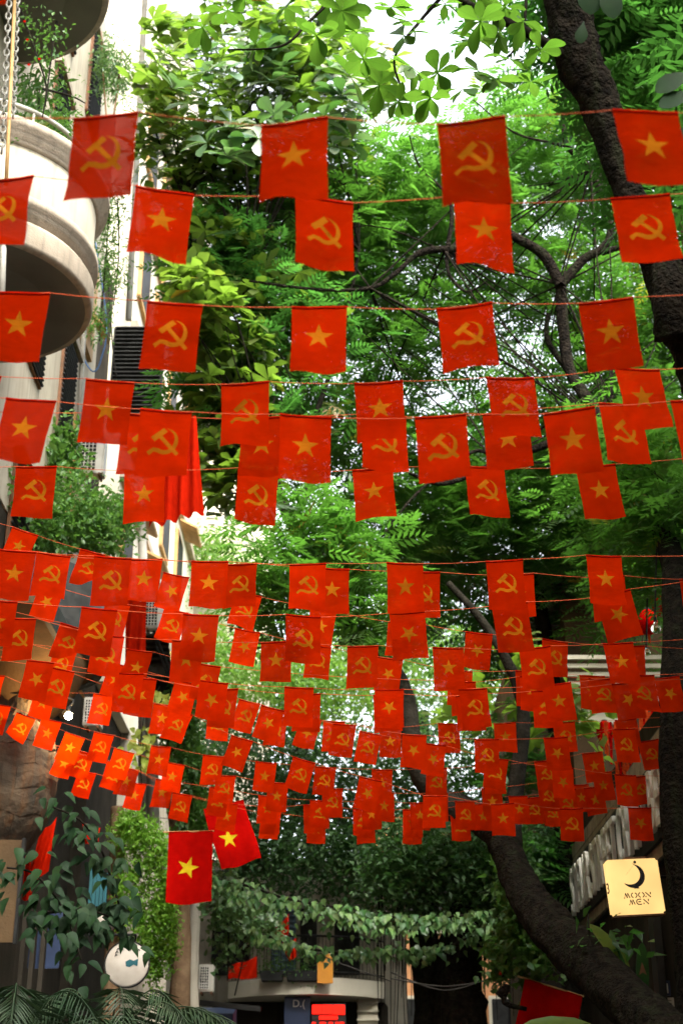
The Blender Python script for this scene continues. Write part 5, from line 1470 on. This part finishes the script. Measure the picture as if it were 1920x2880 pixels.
limb('trunk', [(1200, 3400, 56), (1210, 2500, 56), (1190, 2000, 56)], .5, .2, M['bark2'], t6b, 10)
crown_leaves('crown', [(900, 2100, 55, 420, 330, 2.5, 1), (1400, 2100, 56, 380, 380, 2.5, 1), (1150, 1750, 57, 520, 200, 2.5, .9), (1650, 1750, 54, 300, 300, 2.5, .7), (1000, 2500, 54, 420, 200, 2, .8)], 30000, .26, L['fardark'], t6b, clump=10, spread=.4)

# T7: banyan with hanging roots, lower centre right
t7 = thing('banyan_tree', at(1290, 3300, 26), 'dark banyan with curtains of hanging roots in the lower centre', 'tree')
limb('trunk', [(1320, 3400, 26), (1300, 2900, 26), (1290, 2700, 26), (1330, 2500, 26), (1290, 2350, 26)], .5, .3, M['bark'], t7, 16, .12)
limb('trunk', [(1200, 3400, 26.5), (1215, 2850, 26.5), (1190, 2600, 26.5), (1230, 2420, 26.5)], .4, .2, M['bark'], t7, 12, .12)
rr2 = random.Random(21)
for k in range(52):
    x = rr2.uniform(1120, 1440) if k < 42 else rr2.uniform(1060, 1130)
    y0 = rr2.uniform(2380, 2560); y1 = rr2.uniform(2720, 3000); Y = rr2.uniform(25.4, 27)
    p_, q_ = at(x, y0, Y), at(x + rr2.uniform(-12, 12), y1, Y)
    tube('aerial_root', [p_, p_.lerp(q_, .5) + Vector((rr2.uniform(-.04, .04), 0, 0)), q_], [rr2.uniform(.008, .018), .006], M['bark2'], t7, 5, 3)
B7 = [(1230, 2420, 25.2, 230, 130, .8, 1.2), (1130, 2470, 25.4, 120, 120, 1, .6), (1400, 2440, 25, 110, 190, .8, .8)]
crown_leaves('crown', B7, 9000, .13, L['fardark'], t7, clump=9, spread=.2)
limb('limb', [(1400, 2800, 20), (1425, 2775, 20), (1418, 2820, 20), (1480, 2838, 20)], .05, .03, M['bark'], t7, 8)

# ------------------------------------------------------------------ vine garlands across the street
me_h = leaf_mesh('heart', HEART, .72, L['garlandobj'], .25, .3)
def garland(keys, Y, label, n_obj, n_stuff, hang, size, droop):
    g = thing('vine_garland', at(*keys[len(keys) // 2], Y), label, 'vine', 'vine garlands across the street')
    path = smooth_path([at(*k, Y) for k in keys], 10)
    tube('stem', path, .022, M['bark2'], g, 6, 1)
    for i in range(n_obj):
        p_ = path[random.randrange(len(path))] + Vector((random.gauss(0, .05), -.12 - random.random() * .12, random.uniform(-hang, .06)))
        leaf_obj(me_h, p_, (random.gauss(0, .6), -.6, -.75), (random.gauss(0, .35), -.45, 1), size * random.uniform(.7, 1.25), g)
    n = n_stuff
    pick = rng.integers(0, len(path), n)
    P_ = np.array([tuple(p) for p in path])[pick] + np.stack([rng.normal(0, .1, n), rng.normal(0, .14, n), -np.abs(rng.normal(0, hang * .8, n)) + .05], 1)
    d_ = np.stack([rng.normal(0, .6, n), rng.normal(-.2, .5, n), -np.ones(n)], 1)
    scatter('leaves', T_HEART, P_, basis(d_, np.stack([rng.normal(0, .4, n), -np.ones(n), np.full(n, .8)], 1)), size * rng.uniform(.5, 1.1, n), L['garland'], g, None, 'stuff')
    return g
garland([(590, 2470), (690, 2490), (800, 2525), (930, 2550), (1060, 2575), (1180, 2580), (1300, 2575), (1420, 2570), (1520, 2590)], 24.5, 'upper leafy vine garland slung across the street', 280, 420, .26, .14, .3)
garland([(700, 2620), (780, 2640), (880, 2670), (1000, 2680), (1110, 2672), (1200, 2675), (1290, 2650), (1380, 2600)], 25, 'lower thinner vine garland under the first one', 140, 260, .13, .13, .2)
def creeper(name, label, blobs, n, size, mat, tmpl=T_LEAF, stems=(), smat='bark2', clump=6, spread=.1, cat='vine', droop=False):
    c = at(blobs[0][0], blobs[0][1] + blobs[0][4], blobs[0][2])
    t = thing(name, c, label, cat)
    crown_leaves('leaves', blobs, n, size, mat, t, tmpl, clump, spread, .8)
    for s_ in stems:
        tube('stem', [at(*q) for q in s_], [.02, .01], M[smat], t, 5, 5)
    return t
creeper('creeper', 'tangle of pale creeper hanging left of the garlands', [(640, 2560, 25.5, 70, 80, .5, 1), (720, 2610, 25.5, 90, 40, .5, .6), (600, 2480, 25.6, 60, 60, .4, .6), (630, 2680, 25.8, 40, 50, .4, .25)], 1300, .12, L['garland'], T_HEART, [[(600, 2450, 25.5), (640, 2600, 25.5), (640, 2760, 25.6)], [(680, 2500, 25.5), (690, 2650, 25.5), (660, 2800, 25.6)]])
creeper('creeper', 'bright creeper climbing under the leaning trunk', [(1440, 2500, 22, 40, 130, .3, 1), (1470, 2640, 22, 70, 80, .4, .8), (1510, 2680, 22, 90, 70, .5, .8), (1400, 2700, 22.3, 30, 80, .3, .4)], 1800, .13, L['shrub'], T_HEART, [[(1420, 2420, 22), (1440, 2600, 22), (1400, 2800, 22.2)]])
creeper('hanging_vine', 'bright green curtain of vine hanging from the post at lower left', [(385, 2350, 25, 70, 60, .35, 1.2), (440, 2400, 25, 50, 60, .35, 1), (468, 2500, 25, 30, 120, .3, 1.3), (455, 2620, 25, 35, 130, .3, 1.2), (365, 2480, 25, 40, 110, .3, 1), (400, 2560, 25.2, 50, 100, .3, .8), (425, 2680, 25.1, 30, 80, .25, .6), (365, 2310, 25, 40, 40, .3, .6), (480, 2640, 25, 10, 90, .12, .35), (395, 2650, 25, 10, 80, .12, .3), (345, 2560, 25, 10, 70, .12, .25), (440, 2730, 25, 9, 70, .1, .25)], 11000, .085, L['vine'], T_LEAF, [[(380, 2300, 25), (440, 2400, 25), (470, 2560, 25)]], clump=8, spread=.07)
creeper('hanging_vine', 'green vine spilling down below the flags beside the grey pipe', [(520, 2000, 27, 50, 110, .4, 1), (545, 2180, 27, 50, 120, .4, 1), (570, 2300, 27, 60, 80, .4, .8), (500, 2100, 27.2, 50, 80, .4, .6)], 3200, .13, L['shrub'], T_HEART, [[(520, 1900, 27), (540, 2100, 27), (570, 2350, 27)]])
creeper('wall_creeper', 'slender light vine trailing down the left facade', [(300, 640, 22, 45, 100, .25, 1), (315, 760, 22, 45, 80, .25, .8), (285, 900, 22, 30, 80, .2, .45), (320, 560, 22, 40, 40, .25, .5), (285, 200, 23.5, 35, 70, .25, .4), (330, 250, 23.5, 40, 60, .25, .4)], 2300, .10, L['shrub'], T_LANCE, [[(310, 540, 22), (300, 700, 22), (280, 960, 22)], [(330, 560, 22), (335, 700, 22), (320, 860, 22)]])
creeper('window_shrub', 'dry grassy potted plant at the upper left window', [(295, 180, 22.5, 30, 110, .2, 1), (340, 200, 22.5, 30, 90, .2, .8)], 900, .13, L['garland'], T_LANCE, [[(300, 330, 22.5), (290, 200, 22.5), (285, 90, 22.5)], [(320, 330, 22.5), (335, 220, 22.5), (345, 120, 22.5)]], 'palebark', cat='plant')

# shrubs on the left
def shrub(label, blobs, n, size, mat='shrub', tmpl=T_LEAF, stems=(), pot=None, name='shrub', cat='shrub'):
    b = blobs[0]
    base = at(b[0], b[1] + b[4], b[2])
    t = thing(name, base, label, cat)
    crown_leaves('foliage', blobs, n, size, L[mat], t, tmpl, 6, .12, .9)
    for s_ in stems: tube('stem', [at(*q) for q in s_], [.02, .008], M['bark2'], t, 5, 4)
    if pot:
        c, r, m_ = pot
        lathe('pot', [(.01, -r * 1.3), (r * .7, -r * 1.3), (r, 0), (r * 1.1, .01), (r * 1.1, r * .2), (r * .9, r * .2), (r * .85, 0), (.01, -.02)], M[m_], t, 20, at(*c))
    return t
shrub('dense dark green shrub mass on the left ledge below the air conditioner', [(200, 1440, 22, 110, 110, .7, 1.4), (290, 1500, 22, 80, 90, .6, 1), (120, 1490, 21.5, 90, 90, .6, 1), (330, 1450, 22.4, 50, 60, .4, .5)], 5200, .12, 'shrub', T_LEAF)
shrub('leafy light green plant beside the white air conditioner', [(175, 1240, 22.5, 55, 60, .4, 1), (140, 1310, 22.3, 50, 70, .4, .8), (200, 1300, 22.5, 40, 60, .3, .5), (20, 1380, 20, 60, 90, .5, .6)], 1100, .17, 'shrub', T_LEAF)
shrub('glossy leafy plant topping the upper round balcony parapet', [(110, 260, 16.8, 45, 70, .3, 1), (90, 340, 16.5, 50, 50, .3, .7)], 420, .17, 'shrub', T_LANCE, [[(110, 420, 16.6), (112, 250, 16.6)]], ((170, 420, 16.3), .16, 'potwhite'), 'potted_plant', 'plant')
shrub('bushy fine-leaved plant on the round balcony next to the first flag', [(160, 370, 16.2, 45, 50, .35, 1), (95, 415, 15.8, 60, 40, .3, 1), (30, 430, 15.4, 60, 50, .3, .8), (140, 450, 15.9, 30, 25, .2, .4)], 2400, .075, 'shrub', T_LEAF, [], None, 'potted_plant', 'plant')
shrub('thin sprays of bougainvillea hanging over the upper balcony edge', [(75, 70, 15, 12, 40, .1, .6), (150, 90, 15, 20, 60, .15, .6), (135, 160, 15, 12, 60, .1, .5), (195, 270, 15.2, 40, 15, .2, .3)], 260, .075, 'shrub', T_LEAF, [[(60, 30, 15), (95, 130, 15), (130, 240, 15), (120, 330, 15)], [(160, 60, 15), (145, 160, 15), (128, 300, 15)], [(120, 250, 15), (200, 270, 15.2), (240, 290, 15.4)]], None, 'climbing_plant', 'plant')
bp = thing('banana_plant', at(90, 380, 15.9), 'small broad-leaved banana plant on the balcony', 'plant')
me_bn = leaf_mesh('banana', [(0, .1), (.12, .7), (.35, 1), (.65, .95), (.88, .6), (1, .05)], .34, L['banana'], .3, .25)
for x, y, dx, dz, s_ in ((88, 375, -.05, 1, .5), (92, 380, .55, .8, .42), (84, 380, -.6, .75, .42), (95, 385, .85, .3, .35)):
    leaf_obj(me_bn, at(x, y, 15.8), (dx, -.1, dz), (0, -1, .3), s_, bp)
for k, (x, y) in enumerate(((82, 182), (112, 166), (70, 60), (78, 112))):
    c = at(x, y, 14.9)
    fl = thing('red_blossom', c, ('lowest small red blossom on the balcony climber', 'red blossom just above the lowest one', 'topmost red blossom near the chain', 'second red blossom from the top near the chain')[k], 'flower')
    for j in range(5):
        leaf_obj(leaf_mesh('petal', HEART, .9, M['bigred'], .3, .2), c, (math.cos(j * 1.256), -.2, math.sin(j * 1.256)), (0, -1, 0), .028, fl, 'petal')

# lime climbing leaves lit from behind, lower left
lm = thing('lime_climber', at(380, 2200, 25), 'lime-green backlit climber in front of the grey pipe', 'vine')
me_l = leaf_mesh('lime', HEART, .85, L['lime'], .2, .2)
tube('stem', [at(405, 2260, 25), at(395, 2120, 25), at(410, 2000, 25), at(450, 1930, 25)], .01, M['bark2'], lm, 5, 5)
for k in range(80):
    if k < 50: x, y = random.gauss(400, 22), random.uniform(2040, 2160)
    else: x, y = random.gauss(455, 18), random.uniform(1940, 2000)
    leaf_obj(me_l, at(x, y, 25 + random.uniform(-.3, .3)), (random.gauss(0, .6), -.3, -.8), (random.gauss(0, .4), -1, .5), random.uniform(.10, .17), lm)
# dark leaves hanging in front of the shop
dk = thing('dark_leafed_climber', at(180, 2450, 15.5), 'climber with large dark leaves covering the lower left corner', 'vine')
me_d = leaf_mesh('dark', HEART, .62, L['darkobj'], .25, .3)
for pts in ([(340, 2560, 15.6), (290, 2400, 15.5), (230, 2310, 15.5), (150, 2270, 15.5)], [(230, 2700, 15.4), (180, 2560, 15.4), (100, 2460, 15.4), (20, 2440, 15.4)], [(350, 2600, 15.6), (250, 2560, 15.5), (120, 2570, 15.5)]):
    pth = smooth_path([at(*q) for q in pts], 12)
    tube('stem', pth, .012, M['bark2'], dk, 5, 1)
    for k in range(80):
        p_ = pth[random.randrange(len(pth))] + Vector((random.gauss(0, .13), random.gauss(0, .15), random.gauss(-.03, .14)))
        leaf_obj(me_d, p_, (random.gauss(0, .7), -.3, -.6), (random.gauss(0, .4), -.6, 1), random.uniform(.12, .21), dk)
# palms at the bottom left
def palm(base, n, label, spread, L_, seed):
    t = thing('palm', base, label, 'palm')
    r = random.Random(seed)
    for k in range(n):
        az = -math.pi / 2 + r.uniform(-1.9, 1.9); el = r.uniform(.5, 1.25)
        d = Vector((math.cos(az) * math.cos(el) * spread, math.sin(az) * math.cos(el) * .6, math.sin(el)))
        path = [Vector(base)]
        for i in range(1, 15):
            u = i / 14
            path.append(Vector(base) + d * L_ * u + Vector((0, 0, -L_ * .75 * u ** 2.6)) + Vector((d.x, d.y, 0)) * L_ * .35 * u * u)
        V, F = tube_arrays(path, np.linspace(.014, .004, 15), 4, 0, False)
        V = [tuple(v) for v in V]
        F3 = []
        for q in F: F3 += [(q[0], q[1], q[2]), (q[0], q[2], q[3])]
        for i in range(30):
            u = .15 + .85 * i / 29; j = min(int(u * 14), 13); f_ = u * 14 - j
            p_ = path[j].lerp(path[j + 1], f_); tg = (path[j + 1] - path[j]).normalized()
            sd = tg.cross(Vector((0, 0, 1))); sd = sd.normalized() if sd.length > .01 else Vector((1, 0, 0))
            for s_ in (-1, 1):
                ll = .26 * math.sin(math.pi * min(.15 + u * .85, 1)) ** .6 * L_ / 1.4
                e_ = p_ + (sd * s_ * .8 + tg * .55 + Vector((0, 0, -.35 - .4 * r.random()))) * ll
                m_ = p_.lerp(e_, .45) + Vector((0, 0, .05 * ll)); wv = tg * .012
                o_ = len(V); V += [tuple(p_), tuple(m_ + wv), tuple(e_), tuple(m_ - wv)]
                F3 += [(o_, o_ + 1, o_ + 2), (o_, o_ + 2, o_ + 3)]
        me = np_mesh('frond', V, F3, L['palm'], np.full(len(F3), r.random()))
        mobj('frond', me, None, t)
    return t
palm(at(300, 3010, 14.5), 20, 'palm with arching dark fronds in front of the round sign', 1.0, 2.0, 4)
palm(at(30, 3000, 14), 18, 'dry grey palm fronds in the bottom left corner', 1.0, 2.0, 8)
palm(at(440, 3010, 15.2), 14, 'green palm fronds drooping right of the round sign', .8, 1.7, 6)
palm(at(1560, 2900, 22.5), 7, 'small palm with fine fronds behind the bottom right flag', .9, .8, 12)
# banana leaves, right
bn = thing('banana_plant', at(1780, 2900, 16), 'banana leaf glowing yellow-green below the lit sign', 'plant')
leaf_obj(me_bn, at(1768, 2760, 16), (-.42, -.05, 1), (.5, -.6, .1), .72, bn)
tube('stalk', [at(1800, 3000, 16), at(1768, 2760, 16), at(1722, 2640, 15.99)], [.03, .012], M['green'], bn, 6, 4)
b_ = thing('banana_plant', at(1740, 2960, 15), 'banana leaf arching over the star at the bottom edge', 'plant')
leaf_obj(me_bn, at(1690, 2905, 15.2), (-1, -.05, .32), (.2, -.5, 1), .78, b_)
tube('stalk', [at(1760, 3100, 15.2), at(1690, 2905, 15.2)], [.03, .015], M['green'], b_, 6, 1)
shrub('few glossy leaves on a thin stem beside the lit sign', [(1745, 2655, 15.8, 40, 22, .2, 1), (1650, 2640, 15.9, 12, 70, .2, .8)], 42, .16, 'pinnatedark', T_LEAF, [[(1665, 2720, 15.9), (1650, 2560, 15.9)]], None, 'climbing_plant', 'plant')
